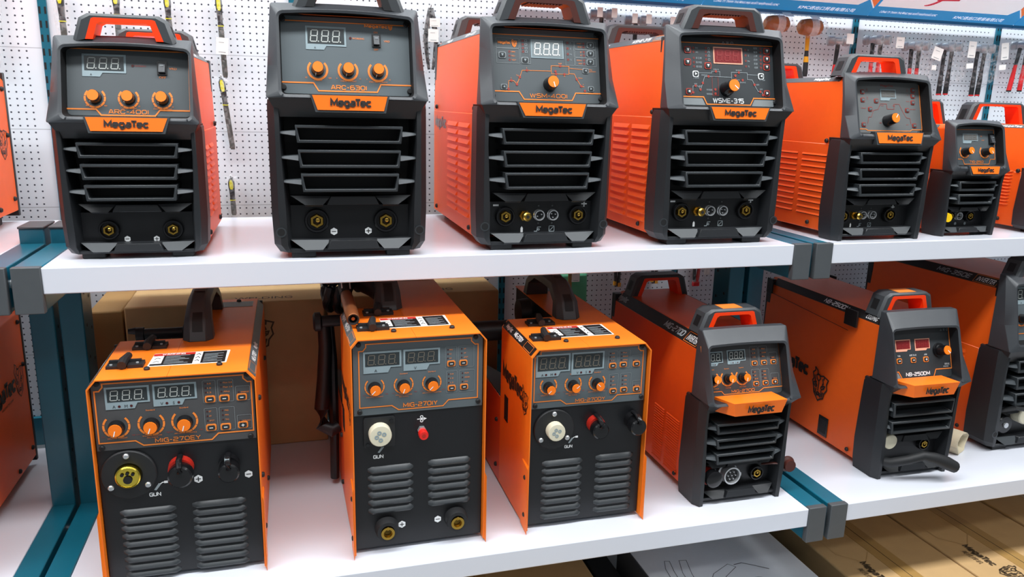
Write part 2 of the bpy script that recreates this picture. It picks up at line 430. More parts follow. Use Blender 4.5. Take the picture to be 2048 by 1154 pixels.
def socket(root, fr, u, v, r, nut=True):
    m = MB(fr)
    m.cyl(u, v, [(r, 0), (r, .006), (r*.93, .008), (r*.8, .008), (r*.74, .003)], 'gloss_black', 28)
    o = m.build('socket', root)
    b = MB(fr); k = r*.6
    if nut: b.cyl(u, v, [(k, .003), (k, .0075), (k*.9, .009), (k*.6, .009), (k*.56, .0035)], 'brass', 6, PI/6)
    else: b.cyl(u, v, [(k*.85, .003), (k*.85, .012), (k*.62, .012), (k*.6, .004)], 'brass', 20)
    b.cyl(u, v, [(k*.55, .0036), (k*.5, .0038)], 'deep_black', 14)
    b.cyl(u+k*.12, v+k*.12, [(k*.28, .0036), (k*.28, .0085), (k*.2, .009)], 'brass', 10)
    b.build('brass_insert', o)
    return o

def gas_conn(root, fr, u, v, r):
    m = MB(fr)
    m.cyl(u, v, [(r, 0), (r, .007)], 'brass', 6); m.cyl(u, v, [(r*.7, .007), (r*.7, .012)], 'brass', 16); m.cyl(u+.001, v, [(r*.82, .012), (r*.82, .019), (r*.6, .021)], 'brass', 18)
    m.disc(u+.001, v, r*.3, .0215, 'deep_black', 10)
    return m.build('gas_connector', root)

def pin_conn(root, fr, u, v, r, pins=2):
    m = MB(fr)
    m.cyl(u, v, [(r*1.12, 0), (r*1.12, .003), (r, .004), (r, .009), (r*.84, .009), (r*.82, .003)], 'chrome', 24)
    m.cyl(u, v, [(r*.82, .003), (r*.8, .0045)], 'gloss_black', 20)
    for i in range(pins):
        t = 2*PI*i/pins+.4; q = r*.45 if pins > 1 else 0
        m.cyl(u+q*math.cos(t), v+q*math.sin(t), [(r*.13, .0045), (r*.12, .0075)], 'chrome', 8)
    return m.build('pin_connector', root)

def hexmark(m, u, v, r, sign, d):
    m.poly([(u+r*math.cos(PI/6+PI/3*i+PI/3*0), v+r*math.sin(PI/6+PI/3*i)) for i in range(6)], d, 'print_white')
    m.rect(u-r*.55, v-r*.1, u+r*.55, v+r*.1, d+.0002, 'ink_black')
    if sign == '+': m.rect(u-r*.1, v-r*.55, u+r*.1, v+r*.55, d+.0003, 'ink_black')

def handle_arch(root, x0, x1, xt0, xt1, z0, z1, y0, y1, liner='orange_red', t=.013, leg=.03, ribs=False, topmark=False):
    c = .007
    out = [(x0, z0), (xt0-c, z1-c*.9), (xt0+c*.6, z1), (xt1-c*.6, z1), (xt1+c, z1-c*.9), (x1, z0)]
    mid = [(x0+leg*.62, z0), (xt0+leg*.36, z1-t*.62), (xt0+leg*.5, z1-t*.5), (xt1-leg*.5, z1-t*.5), (xt1-leg*.36, z1-t*.62), (x1-leg*.62, z0)]
    inn = [(x0+leg, z0), (xt0+leg*.62, z1-t-.003), (xt0+leg*.82, z1-t), (xt1-leg*.82, z1-t), (xt1-leg*.62, z1-t-.003), (x1-leg, z0)]
    def ring(name, A, B, ya, yb, mat, parent, ch=0):
        m = MB(); n = len(A)
        def shr(P, k): return P if not k else [(p[0]+(k if p[0] < (x0+x1)/2 else -k), p[1]-k*.8) for p in P]
        lo = [[(p[0], ya+ch, p[1]) for p in A], [(p[0], ya, p[1]) for p in shr(A, ch)], [(p[0], ya, p[1]) for p in B], [(p[0], yb, p[1]) for p in B], [(p[0], yb, p[1]) for p in shr(A, ch)], [(p[0], yb-ch, p[1]) for p in A], [(p[0], ya+ch, p[1]) for p in A]]
        m.loft(lo, mat, False, False, closed=False)
        return m
    g = ring('handle', out, mid, y0, y1, 'handle_grey', root, .004)
    # dark recess on the outer left and right leg
    for sx in (0, 1):
        a, b = (out[0], out[1]) if sx == 0 else (out[5], out[4])
        def P(tt, y, off):
            return (a[0]+(b[0]-a[0])*tt+(-off if sx == 0 else off), y, a[1]+(b[1]-a[1])*tt)
        ya, yb = y0+.3*(y1-y0), y0+.7*(y1-y0)
        g.add([P(.3, ya, .0006), P(.8, ya, .0006), P(.8, yb, .0006), P(.3, yb, .0006)], [(0, 1, 2, 3)], 'deep_black')
    h = g.build('handle', root)
    l = ring('grip', mid, inn, y0-.0006, y1+.0006, liner, h)
    if ribs:
        n = 11
        for i in range(n):
            x = xt0+leg+(xt1-xt0-2*leg)*(i+.5)/n
            l.box(x-.0016, y0, z1-t-.0022, x+.0016, y1, z1-t+.001, liner)
    if topmark:
        l.box((x0+x1)/2-.02, y0+.005, z1-.0005, (x0+x1)/2+.02, y1-.006, z1+.0006, 'orange_print')
    l.build('grip', h)
    return h

# ------------------------------------------------------------------ moulded-front welder
TW, TH = .23, .365
def moulded(label, loc, rz, W, H, hw, D, op, yw=-.014, yt=.02, nl=3, louv=None, art=None, sock=None, badge=None, handle=None, rear_handle=True, liner='orange_red',
            panel='panel_mid', housing='orange_sheet', vents=None, stripe=None, holes=False, badge3d=False, group=None, side_art=None, scr=True, sy=1.0, arch=.005, ribs=False, marks=None, recess=.025, plain_front=False, hz=None, edge=(.034, .017), lowd=.048, legs=False, chz=None):
    root = thing('welding_machine', label, 'welding machine', loc, rz, group)
    kz = H/TH; kx = W/TW
    def lip(z): return yw+(z-hw)*(yt-yw)/(H-hw)
    def edg(z): return edge[1]+(z-hw)*(edge[0]-edge[1])/(H-hw)
    k = (yt-yw)/(H-hw); ca = 1/math.sqrt(1+k*k)
    N = Vector((0, -ca, k*ca))
    FL = Frame((0, lip(0), 0), (1, 0, 0), (0, k, 1), N)                       # lip plane
    FP = Frame((0, lip(0)+recess-.001, 0), (1, 0, 0), (0, k, 1), N)           # control panel plane
    x0, x1, z0, z1 = op
    # ---- upper bezel
    m = MB()
    ns, nc = 8, 4
    def loop(ax0, ax1, az0, az1, r, yf, arch=0):
        pts = []
        def arc(cx, cz, a):
            return [(cx+r*math.cos(math.radians(a+90*i/nc)), cz+r*math.sin(math.radians(a+90*i/nc))) for i in range(nc+1)]
        pts += [(ax0+r+(ax1-ax0-2*r)*i/ns, az0) for i in range(1, ns)]
        pts += arc(ax1-r, az0+r, -90)
        pts += [(ax1, az0+r+(az1-az0-2*r)*i/3) for i in range(1, 3)]
        pts += arc(ax1-r, az1-r, 0)
        pts += [(ax1-r-(ax1-ax0-2*r)*i/ns, az1) for i in range(1, ns)]
        pts += arc(ax0+r, az1-r, 90)
        pts += [(ax0, az1-r-(az1-az0-2*r)*i/3) for i in range(1, 3)]
        pts += arc(ax0+r, az0+r, 180)
        out = []
        for x, z in pts:
            f = (z-az0)/(az1-az0)
            q = 1-((x-(ax0+ax1)/2)/((ax1-ax0)/2))**2
            zz = z+arch*max(0, q)*max(0, f-.5)*2
            out.append((x, yf(x, zz, f), zz))
        return out
    tx = .010*kx
    yb = .05*sy
    def outer(yf):
        L = loop(0, W, hw, H, .003, yf, arch*.5)
        return [(x+(tx*(z-hw)/(H-hw))*(1 if x < W/2 else -1), y, z) for x, y, z in L]
    A = outer(lambda x, z, f: max(edg(z), lip(z)+.004+.015*min(1, f*5)+.003))
    B = outer(lambda x, z, f: lip(z)+.003+.014*min(1, f*5))
    r = .006
    C = loop(x0-.004, x1+.004, z0-.004, z1+.004, r+.003, lambda x, z, f: lip(z), arch)
    Dl = loop(x0, x1, z0, z1, r, lambda x, z, f: lip(z)+.0015, arch)
    E = loop(x0+.001, x1-.001, z0+.001, z1-.001, r, lambda x, z, f: lip(z)+recess, arch)
    m.loft([A, B, C, Dl], 'shell_black', False, False)
    m.loft([Dl, E], 'deep_black' if not badge3d else 'lower_black', False, True)
    # facet under the waist
    zf = hw-.026*kz
    m.loft([[(.002, lip(hw)+.004, hw+.001), (W-.002, lip(hw)+.004, hw+.001), (W-.002, yb, hw+.001), (.002, yb, hw+.001)],
            [(.016*kx, .006, zf), (W-.016*kx, .006, zf), (W-.004, yb, zf), (.004, yb, zf)]], 'lower_black')
    # ---- lower body: cheeks
    if legs: lv0 = (.0006, .003*kx, .026*kx, lowd, .002)
    else: lv0 = (.010*kz, .010*kx, .020*kx, lowd, .006)
    for sx in (0, 1):
        def X(x): return x if sx == 0 else W-x
        def plan(ix, wi, yd, ch):
            P = [(ix, yd), (ix, .015), (ix+.010*kx, ch), (ix+wi*.74, ch+.001), (ix+wi, .030), (ix+wi, yd)]
            return P
        lv = [lv0, (.022*kz, .002, .026*kx, lowd+.004, .001), (.07*kz, .0, .028*kx, lowd+.004, .0), (.17*kz, .0, .022*kx, lowd, 0), (hw-.012*kz, .0, .022*kx, lowd-.002, -.002), (hw-.002, .001, .02*kx, lowd-.006, .002)]
        loops = [[(X(x), y, z) for x, y in plan(ix, wi, yd, ch)] for z, ix, wi, yd, ch in lv]
        m.loft(loops, 'lower_black')
        if holes:
            fr = Frame((X(.0125), .0006, .041*kz), (1, 0, 0), (0, 0, 1), (0, -1, 0)); m.fr = fr
            m.arc(0, 0, .0055, .0075, 0, 360, .0006, 'louvre_black', 20); m.disc(0, 0, .0055, .0004, 'deep_black')
    # interior back plate, socket plate, ledges
    m.box(.018*kx, .046, .074*kz, W-.018*kx, .05, hw, 'deep_black')
    m.box(.022*kx, .026, .024*kz, W-.022*kx, .05, .078*kz, 'sheet_black')
    def ledge(zt, zb, ymid, cx0, cx1, e0, e1, mat):
        xs = [e0, cx0-.012*kx, cx0, cx1, cx1+.012*kx, e1]
        # central raised piece
        m.loft([[(cx0-.004*kx, .03, zb), (cx1+.004*kx, .03, zb), (cx1+.004*kx, .03, zt), (cx0-.004*kx, .03, zt)],
                [(cx0-.002, ymid, zb), (cx1+.002, ymid, zb), (cx1-.004*kx, ymid+.002, zt), (cx0+.004*kx, ymid+.002, zt)]], 'lower_black')
        for a, b, s_ in ((e0, cx0-.002, 1), (cx1+.002, e1, -1)):
            if s_ == 1: q = [(a, .013, zt+.001), (b+.006*kx, .013, zt), (b-.006*kx, ymid, zb), (a+.02*kx, ymid, zb)]
            else: q = [(a-.006*kx, .013, zt), (b, .013, zt+.001), (b-.02*kx, ymid, zb), (a+.006*kx, ymid, zb)]
            m.add(q, [(0, 1, 2, 3)], mat)
            m.add([q[1], q[0], (q[0][0], .03, q[0][2]), (q[1][0], .03, q[1][2])], [(0, 1, 2, 3)], 'lower_black')
            m.add([q[3], q[2], (q[2][0], ymid+.004, zb-.003*kz), (q[3][0], ymid+.004, zb-.003*kz)], [(0, 1, 2, 3)], 'lower_black')
    ledge(.0925*kz, .080*kz, .008, .082*kx, W-.075*kx, .028*kx, W-.024*kx, 'lower_black')
    ledge(.0265*kz, .0135*kz, .002, .080*kx, W-.075*kx, .026*kx, W-.024*kx, 'facet_grey' if not badge3d else 'lower_black')
    m.box(.02*kx, .008, .009*kz, W-.02*kx, .06, .0145*kz, 'lower_black')
    m.build('front_bezel', root, bevel=.0008, seg=1, angle=24)
    # ---- feet
    for fx in (.026*kx, W-.062*kx):
        for fy in ((.012, D-.06) if not legs else (D-.06,)):
            f = MB(); f.prism([(fx, fy), (fx+.036*kx, fy), (fx+.036*kx, fy+.035), (fx, fy+.035)], 'z', 0, .0135*kz+.001, 'rubber'); f.build('foot', root, bevel=.002)
    # ---- louvres
    if louv is None:
        louv = [(.0375, .1965, .1712), (.0405, .1615, .1355), (.0435, .1272, .1003)]
        louv = [(a*kx, b*kz, c*kz) for a, b, c in louv]
    for (lx, zt, zb) in louv[:nl]:
        l = MB(); xr = W-lx; tt = .0040; bt = .0022*kx
        def lp(i, y, e=0): return [(lx+bt+i, y, zb+i), (xr-bt-i, y, zb+i), (xr-i*.8, y, zt-i), (lx+i*.8, y, zt-i)]
        l.loft([lp(0, .044), lp(0, -.004), lp(tt, -.005), lp(tt+.0006, .024)], 'louvre_black', False, False)
        l.add(lp(tt+.0006, .024), [(0, 1, 2, 3)], 'deep_black')
        zm = (zt+zb)/2+.001; th = .0042*kz
        for a, b in ((.012*kx, lx+bt*.6), (W-.012*kx, xr-bt*.6)):
            l.loft([[(a, .006, zm-th*.2), (a, .02, zm-th*.2), (a, .02, zm+th*.4), (a, .006, zm+th*.4)][::1],
                    [(b, -.003, zm-th), (b, .02, zm-th), (b, .02, zm+th), (b, .002, zm+th)]], 'fin_grey')
        l.build('louver', root, bevel=.0008, seg=1)
    # ---- orange housing
    hb = .014*kz; ht = hz or H-.014*kz; ch = chz or .011*kz; ins = .009*kx
    hs = MB()
    sec = [(ins, hb), (ins, ht-ch), (ins+ch*.9, ht), (W-ins-ch*.9, ht), (W-ins, ht-ch), (W-ins, hb)]
    hw2 = hw-.004
    it = ins+.0045*kx
    sec = [(ins, hb), (ins, hw2-.006), (ins, hw2), (it, ht-ch), (it+ch*.9, ht), (W-it-ch*.9, ht), (W-it, ht-ch), (W-ins, hw2), (W-ins, hw2-.006), (W-ins, hb)]
    def fy(z): return .053 if z < hw2-.003 else edg(z)-.003
    hs.loft([[(x, fy(z), z) for x, z in sec], [(x, D, z) for x, z in sec]], housing, False, True)
    hs.box(ins+.004, .0505, hb+.004, W-ins-.004, .0575, ht-.004, 'deep_black')
    # seam across the side at the waist, as a shallow step
    if not badge3d: hs.box(ins-.0012, lowd+.004, hb+.001, W-ins+.0012, D-.004, hw-.014*kz, housing)
    if vents:
        for (ya, yb2, za, zb2, n, kind) in vents:
            for i in range(n):
                z = za+(zb2-za)*(i+.5)/n; hh = (zb2-za)/n*.62
                for sx in (0, 1):
                    xs = ins-.0012 if sx == 0 else W-ins+.0012; s_ = -1 if sx == 0 else 1
                    if kind == 'scoop':
                        hs.add([(xs, ya, z+hh/2), (xs, yb2, z+hh/2), (xs+s_*.0035, yb2-.006, z-hh/2), (xs+s_*.0035, ya+.006, z-hh/2), (xs, ya, z-hh/2), (xs, yb2, z-hh/2)],
                               [(0, 1, 2, 3), (0, 3, 4), (1, 5, 2), (3, 2, 5, 4)], housing)
                    else:
                        hs.add([(xs+s_*.0004, ya, z-hh*.16), (xs+s_*.0004, yb2, z-hh*.16), (xs+s_*.0004, yb2, z+hh*.02), (xs+s_*.0004, ya, z+hh*.02)], [(0, 1, 2, 3)], 'deep_black')
                        hs.add([(xs, ya, z+hh*.5), (xs, yb2, z+hh*.5), (xs+s_*.002, yb2, z+hh*.04), (xs+s_*.002, ya, z+hh*.04)], [(0, 1, 2, 3)], housing)
    FLs = Frame((ins-.0012, 0, 0), (0, -1, 0), (0, 0, 1), (-1, 0, 0))       # left side, u = -y
    FRs = Frame((W-ins+.0012, 0, 0), (0, 1, 0), (0, 0, 1), (1, 0, 0))
    if side_art:
        hs.fr = FLs; side_art(hs, -1); hs.fr = FRs; side_art(hs, 1)
    # rear frame
    hs.box(ins+.002, D-.012, hb-.002, W-ins-.002, D+.006, ht-.004, 'lower_black')
    hs.build('housing', root, bevel=.0012, seg=1)
    if scr:
        for fr, s_ in ((FLs, -1), (FRs, 1)):
            for y, z in ((.05*sy+.01, hw-.006), (D-.04, hw-.006), (.09*sy, hb+.012), (D-.04, hb+.012)):
                screw(root, fr, s_*y, z, .0042, 'rubber', .004)
    # ---- stripe decals on the two chamfers
    if stripe:
        for sx in (0, 1):
            xa, xb = (it, it+ch*.9) if sx == 0 else (W-it, W-it-ch*.9)
            U = Vector((0, -1, 0)) if sx == 0 else Vector((0, 1, 0))
            V = Vector((xb-xa, 0, ch)).normalized(); Nn = Vector((-ch if sx == 0 else ch, 0, abs(xb-xa))).normalized()
            fr = Frame((xa, 0, ht-ch), U, V, Nn); L = math.hypot(xb-xa, ch); s_ = -1 if sx == 0 else 1
            t = MB(fr)
            ya, yb2 = sorted((s_*(.04*sy+.012), s_*(D-.014)))
            t.rect(ya, L*.04, yb2, L*.96, .0006, 'panel_mid' if stripe[0] == 'grey' else 'ink_black')
            for txt, yy, wd, mt in stripe[1]:
                t.text(txt, s_*yy, L*.25, L*.5, .001, mt, 'c', bold=0 if txt in ('INVERTER', 'CO2/MIG') else .02, shear=.2, width=wd)
                if txt == 'INVERTER': t.outline(s_*yy-wd*.62, L*.12, s_*yy+wd*.62, L*.88, .0008, .001, 'orange_print')
            t.build('stripe_decal', root)
    # ---- control panel
    p = MB(FP)
    pp = p.rr(x0+.0015, z0+.0015, x1-.0015, z1+arch*.2-.001, .006)
    p.extr(pp, -.002, .0, panel)
    if art: art(p, FP, root)
    p.build('control_panel', root)
    # ---- badge
    if badge:
        b0, b1, b2, b3, zt, zb = badge        # top left/right, bottom left/right
        bm = MB()
        if badge3d:
            ya = lip(zt)+recess*.8; yf = lip(hw)-.009
            zm = zt-.0030
            bm.loft([[(b0, ya, zt), (b1, ya, zt), (b1, ya, zb+.002), (b0, ya, zb+.002)],
                     [(b2-.004, yf, zm), (b3+.004, yf, zm), (b3-.002, yf+.004, zb), (b2+.002, yf+.004, zb)]], 'orange_badge')
            fr = Frame(((b2+b3)/2, yf, (zm+zb)/2), (1, 0, 0), (0, -.1, 1), (0, -1, .1))
            hh = (zm-zb)
            bm.fr = fr; bm.text('MegaTec', 0, -hh*.27, hh*.56, .0026, 'badge_ink', bold=.03, width=(b3-b2)*.54)
        else:
            yt_, yb_ = lip(zt)-.003, lip(hw)-.004
            e = .003
            bm.loft([[(b0-e, yt_+.012, zt+.001), (b1+e, yt_+.012, zt+.001), (b3+e, .012, zb-e), (b2-e, .012, zb-e)],
                     [(b0-e, yt_+.001, zt+.001), (b1+e, yt_+.001, zt+.001), (b3+e, yb_+.001, zb-e), (b2-e, yb_+.001, zb-e)]], 'facet_grey')
            V = Vector((0, yt_-yb_, zt-zb)); hh = zt-zb
            bm.add([(b0, yt_, zt), (b1, yt_, zt), (b3, yb_, zb), (b2, yb_, zb)], [(3, 2, 1, 0)], 'orange_badge')
            bm.fr = Frame(((b2+b3)/2, yb_, zb), (1, 0, 0), V/hh, (0, -1, .1))
            bm.text('MegaTec', 0, hh*.24, hh*.56, .0012, 'badge_ink', bold=.03, width=(b1-b0)*.545)
        bm.build('name_badge', root)
    # ---- sockets
    FS = Frame((0, .026, 0), (1, 0, 0), (0, 0, 1), (0, -1, 0))
    if sock: sock(root, FS)
    if marks:
        q = MB(FS); marks(q); q.build('socket_markings', root)
    # ---- handles
    if handle:
        handle_arch(root, *handle[:6], handle[6], handle[7], liner, t=.013*kz, leg=.03*kx, ribs=ribs, topmark=badge3d)
        if rear_handle:
            hx = handle
            handle_arch(root, hx[0]+.004, hx[1]+.004, hx[2]+.004, hx[3]+.004, ht-.001, hx[5]-.002, D-.055, D-.015, liner, t=.013*kz, leg=.03*kx, ribs=ribs)
    return root

# ---- front artwork: frame line with the central dip
def dip_frame(p, uL, uR, vT, vB, m0, m1, m2, m3, vD, w=.0019, mat='orange_print', d=.0006, top=True):
    pts = [(uL, vT), (uL, vB), (m0, vB), (m1, vD), (m2, vD), (m3, vB), (uR, vB), (uR, vT)]
    p.stroke(pts, w, d, mat, closed=False)
    if top: p.stroke([(uL, vT), (uR, vT)], w*.7, d, mat)

def art_arc400(p, fr, root):
    dip_frame(p, .0195, .182, .2945, .2125, .0587, .0651, .1350, .1412, .2046)
    p.text('ARC-400I', .1004, .2065, .0062, .0006, 'orange_print', width=.052, bold=.012)
    display(root, fr, .0423, .2625, .0987, .2880, (.0648, .0683, .2570), letters='A')
    p.disc(.1072, .2734, .0018, .0006, 'led_dark'); p.text('WORKING', .110, .2722, .0022, .0006, 'print_red', 'l')
    rocker(root, fr, .1394, .2618, .1526, .2804)
    p.text('OFF', .146, .2570, .003, .0006, 'orange_print', sx=1.3); p.text('VRD', .1603, .2695, .003, .0006, 'orange_print', sx=1.3)
    for u, a, b, t in ((.0575, '40', '400', 'CURRENT'), (.1009, '0', '10', 'THRUST CURRENT'), (.1451, '0', '10', 'START ARC CURRENT')):
        scale_ring(p, u, .2280, .0115, .0142, .0006, 'orange_print', tickmat='panel_mid')
        p.text(a, u-.0105, .2165, .002, .0006, 'orange_print'); p.text(b, u+.0135, .2165, .002, .0006, 'orange_print')
        p.text(t, u, .2135, .0018, .0006, 'orange_print')
        knob(root, fr, u, .2283, .0086, .013, -120, False)

def art_arc630(p, fr, root):
    dip_frame(p, .021, .209, .343, .2565, .0665, .0732, .1574, .1630, .2455, .0019)
    p.text('ARC-630I', .1165, .2475, .0068, .0006, 'orange_print', width=.0515, bold=.015)
    display(root, fr, .0575, .3090, .1150, .3366, (.083, .0865, .3035), letters='A')
    p.disc(.1212, .3217, .0019, .0006, 'led_dark'); p.text('WORKING', .124, .3203, .0026, .0006, 'orange_print', 'l')
    rocker(root, fr, .1522, .3103, .1650, .3283)
    p.text('ON', .158, .3302, .0028, .0006, 'orange_print'); p.text('OFF', .158, .3055, .0028, .0006, 'orange_print'); p.text('VRD', .174, .318, .0028, .0006, 'orange_print', sx=1.2)
    p.text('MegaTec', .159, .3378, .0048, .0006, 'orange_print', width=.034, bold=.02); p.tiger(.1800, .3398, .0085, .0006, 'orange_print', .0007)
    for u, a, b, t in ((.0728, '40', '630', 'CURRENT'), (.1161, '0', '10', 'THRUST CURRENT'), (.1594, '0', '10', 'START ARC CURRENT')):
        scale_ring(p, u, .2752, .0120, .0150, .0006, 'orange_print', tickmat='orange_print')
        p.text(a, u-.0165, .2628, .0022, .0006, 'orange_print'); p.text(b, u+.0170, .2628, .0022, .0006, 'orange_print')
        p.text(t, u, .2592, .0020, .0006, 'orange_print')
        knob(root, fr, u, .2752, .0088, .015, -110, False)
    for u, v in ((.0245, .2490), (.2055, .2480), (.0262, .345), (.2035, .345)): screw(root, fr, u, v, .0042)

def led(p, u, v, mat='print_red'):
    p.arc(u, v, .0010, .0017, 0, 360, .0006, mat, 12)

def curve_diagram(p, pts, mat, lw=.0007):
    p.stroke(pts, lw, .0006, mat)

def art_wsm400(p, fr, root):
    dip_frame(p, .0255, .2100, .340, .2530, .0686, .0765, .1574, .1638, .2412, .0017)
    p.text('WSM-400I', .1176, .2440, .0068, .0006, 'orange_print', width=.063, bold=.01)
    display(root, fr, .0910, .3058, .1461, .3342, None, win='seg_window_light', dig='seg_digit_bright', fw=.002)
    for r in ((.034, .3195, .0715, .3345), (.034, .2962, .0715, .3185), (.0735, .2962, .0895, .3345), (.1490, .2962, .1640, .3345), (.1655, .3225, .2020, .3345), (.1655, .3095, .2020, .3215), (.1655, .2960, .2020, .3085)):
        p.outline(*r, .0006, .0006, 'print_dim', .001)
    p.text('MegaTec', .0475, .3255, .0045, .0006, 'orange_print', width=.021, bold=.02); p.tiger(.0640, .3270, .0115, .0006, 'orange_print', .0009)
    for i, t in enumerate(('MMA', 'TIG~', 'TIG P')):
        v = .3140-.0063*i; led(p, .0555, v); p.text(t, .0585, v-.0012, .0022, .0006, 'orange_print', 'l')
    for i in range(4):
        v = .3315-.0056*i; led(p, .0780, v); p.outline(.0815, v-.0014, .0850, v+.0014, .0005, .0006, 'print_grey')
    for i, t in enumerate(('A', 'S', 'Hz', '%')):
        v = .3315-.0088*i; led(p, .1535, v); p.text(t, .1585, v-.0013, .0026, .0006, 'print_grey')
    for i, (a, b) in enumerate((('START', 'STOP'), ('2T', '4T'), ('REPEAT', 'SPOT'))):
        for j, t in enumerate((a, b)):
            v = .3312-.0132*i-.0052*j; p.text(t, .1775, v-.0011, .002, .0006, 'orange_print', 'r'); led(p, .1810, v)
    L = [(.0513, .2590), (.0519, .2690), (.0565, .2696), (.0611, .2690), (.0655, .2640), (.0707, .2752), (.0750, .2858), (.0830, .2860), (.1237, .2862), (.1241, .2945), (.1542, .2947), (.1537, .2832), (.1633, .2830), (.1668, .2747), (.1740, .2640), (.1795, .2632)]
    curve_diagram(p, L, 'orange_print'); p.stroke([(.1241, .2862), (.1241, .2820), (.1537, .2820)], .0006, .0006, 'orange_print'); p.stroke([(.1542, .2915), (.178, .2905)], .0006, .0006, 'orange_print')
    for u, v in ((.0513, .2565), (.0565, .2696), (.0655, .2638), (.0707, .2752), (.0830, .2860), (.1310, .2860), (.1395, .2945), (.1320, .2820), (.1460, .2820), (.1668, .2747), (.1740, .2640), (.180, .2570)):
        p.disc(u, v, .0020, .0008, 'print_red', 10)
    for u, v, t in ((.0565, .2725, 'Is'), (.0655, .2665, 't1'), (.067, .277, 'Tup'), (.083, .289, 'I'), (.1395, .2975, 'BASE'), (.132, .278, 'Ip'), (.146, .278, 'Tb'), (.173, .276, 'Tdown'), (.178, .266, 'Ic')):
        p.text(t, u, v, .0019, .0006, 'orange_print')
    p.text('Pulse', .189, .2895, .0019, .0006, 'orange_print', 'l'); p.text('parameters', .189, .2870, .0019, .0006, 'orange_print', 'l')
    for u, v, s in ((.0433, .3084, 'v'), (.0805, .3015, 'v'), (.1927, .3290, 'v'), (.1920, .3157, 'v'), (.1913, .3025, 'v'), (.1825, .2885, '<'), (.0440, .2597, '<'), (.1905, .2600, '>')):
        button(root, fr, u, v, .0125 if s == 'v' else .0105, .0098 if s == 'v' else .0085, 'print_dim', s)
    knob(root, fr, .1205, .2652, .0105, .018, -75)
    for u, v in ((.0255, .2455), (.2065, .2450), (.2035, .345)): screw(root, fr, u, v, .0040)

def art_wsme315(p, fr, root):
    dip_frame(p, .0385, .2240, .3420, .2530, .0790, .0850, .1690, .1760, .2412, .0019, 'orange_print')
    p.text('WSME-315', .1265, .2435, .0085, .0006, 'print_white', width=.0600, bold=.018)
    p.poly([(.037, .2395), (.0820, .2395), (.0765, .2505), (.037, .2505)], .0005, 'print_dim'); p.poly([(.1715, .2395), (.215, .2395), (.215, .2505), (.1775, .2505)], .0005, 'print_dim')
    display(root, fr, .1009, .3090, .1575, .3369, None, frame='seg_frame_orange', win='seg_window_red', dig='seg_digit_red', fw=.0022)
    for i, s in enumerate(('△', '▣', '☀')): p.text(s, .121+.0085*i, .3420, .0045, .0006, 'print_grey')
    for i, t in enumerate(('DC', 'AC', '手工焊', '脉冲氩', '直流氩')):
        v = (.3335, .3268, .3168, .3098, .3028)[i]; led(p, .0635, v); p.text(t, .0672, v-.0014, .0028, .0006, 'print_grey', 'l')
    for i in range(4):
        v = .3338-.0062*i; led(p, .0870, v); p.stroke([(.0905, v-.0015), (.0912, v+.0015), (.0938, v+.0015), (.0945, v-.0015), (.0905, v-.0015)], .0005, .0006, 'print_grey')
    for i, t in enumerate(('A', 'S', 'Hz', '%')):
        v = .3340-.0092*i; led(p, .1640, v); p.text(t, .1695, v-.0015, .003, .0006, 'print_grey')
    for i, t in enumerate(('自锁', '暂停', '二步', '四步', '反复', '点焊')):
        v = .3375-.0065*i; p.text(t, .1835, v-.0014, .0028, .0006, 'print_grey'); led(p, .1935, v)
    L = [(.0590, .2600), (.0595, .2705), (.0640, .2710), (.0700, .2705), (.0735, .2645), (.0785, .2760), (.0825, .2868), (.0905, .2872), (.1345, .2872), (.1345, .2955), (.1655, .2955), (.1655, .2845), (.1750, .2840), (.1790, .2755), (.1855, .2650), (.193, .2640), (.195, .2600)]
    curve_diagram(p, L, 'print_grey'); p.stroke([(.0700, .2925), (.0965, .2930), (.0965, .2960), (.1120, .2960), (.1120, .2872)], .0006, .0006, 'print_grey'); p.stroke([(.1655, .2925), (.188, .2922)], .0006, .0006, 'print_grey'); p.stroke([(.1345, .2872), (.1345, .2830), (.1500, .2830)], .0006, .0006, 'print_grey')
    p.outline(.0965, .2560, .1080, .2870, .0005, .0006, 'print_red')
    for u, v in ((.0595, .2600), (.0645, .2710), (.0735, .2650), (.0785, .2760), (.0900, .2872), (.1045, .2960), (.1420, .2900), (.1490, .2955), (.1425, .2830), (.1560, .2830), (.1790, .2760), (.1900, .2645), (.1950, .2590), (.1020, .2660), (.1020, .2590)):
        p.disc(u, v, .0022, .0008, 'print_red', 10)
    for u, v, t in ((.065, .274, '起弧'), (.074, .2705, '缓升'), (.082, .289, '焊接电流'), (.1045, .299, '点焊时间'), (.149, .299, '脉冲频率'), (.1425, .279, '占空比'), (.156, .279, '基值电流'), (.1855, .276, '缓降'), (.192, .2685, '收弧'), (.0905, .265, '清理宽度'), (.0905, .258, '清理强度'), (.066, .284, '交流频率'), (.195, .284, '脉冲参数')):
        p.text(t, u, v-.001, .0021, .0006, 'print_grey')
    for u, v, s in ((.0523, .3300, 'v'), (.0513, .3098, 'v'), (.0896, .3050, 'v'), (.2058, .3335, 'v'), (.2051, .3200, 'v'), (.2044, .3064, 'v')): button(root, fr, u, v, .0128, .0112, 'print_red', s, 'print_white')
    for u, v, s, rim in ((.0655, .2905, '>', 'print_white'), (.1925, .2905, '<', 'print_white'), (.0515, .2615, '<', 'print_red'), (.2028, .2620, '>', 'print_red')): button(root, fr, u, v, .0112, .0105, rim, s, 'print_white')
    knob(root, fr, .1230, .2670, .0115, .026, -40)
    screw(root, fr, .2185, .2470, .0040)

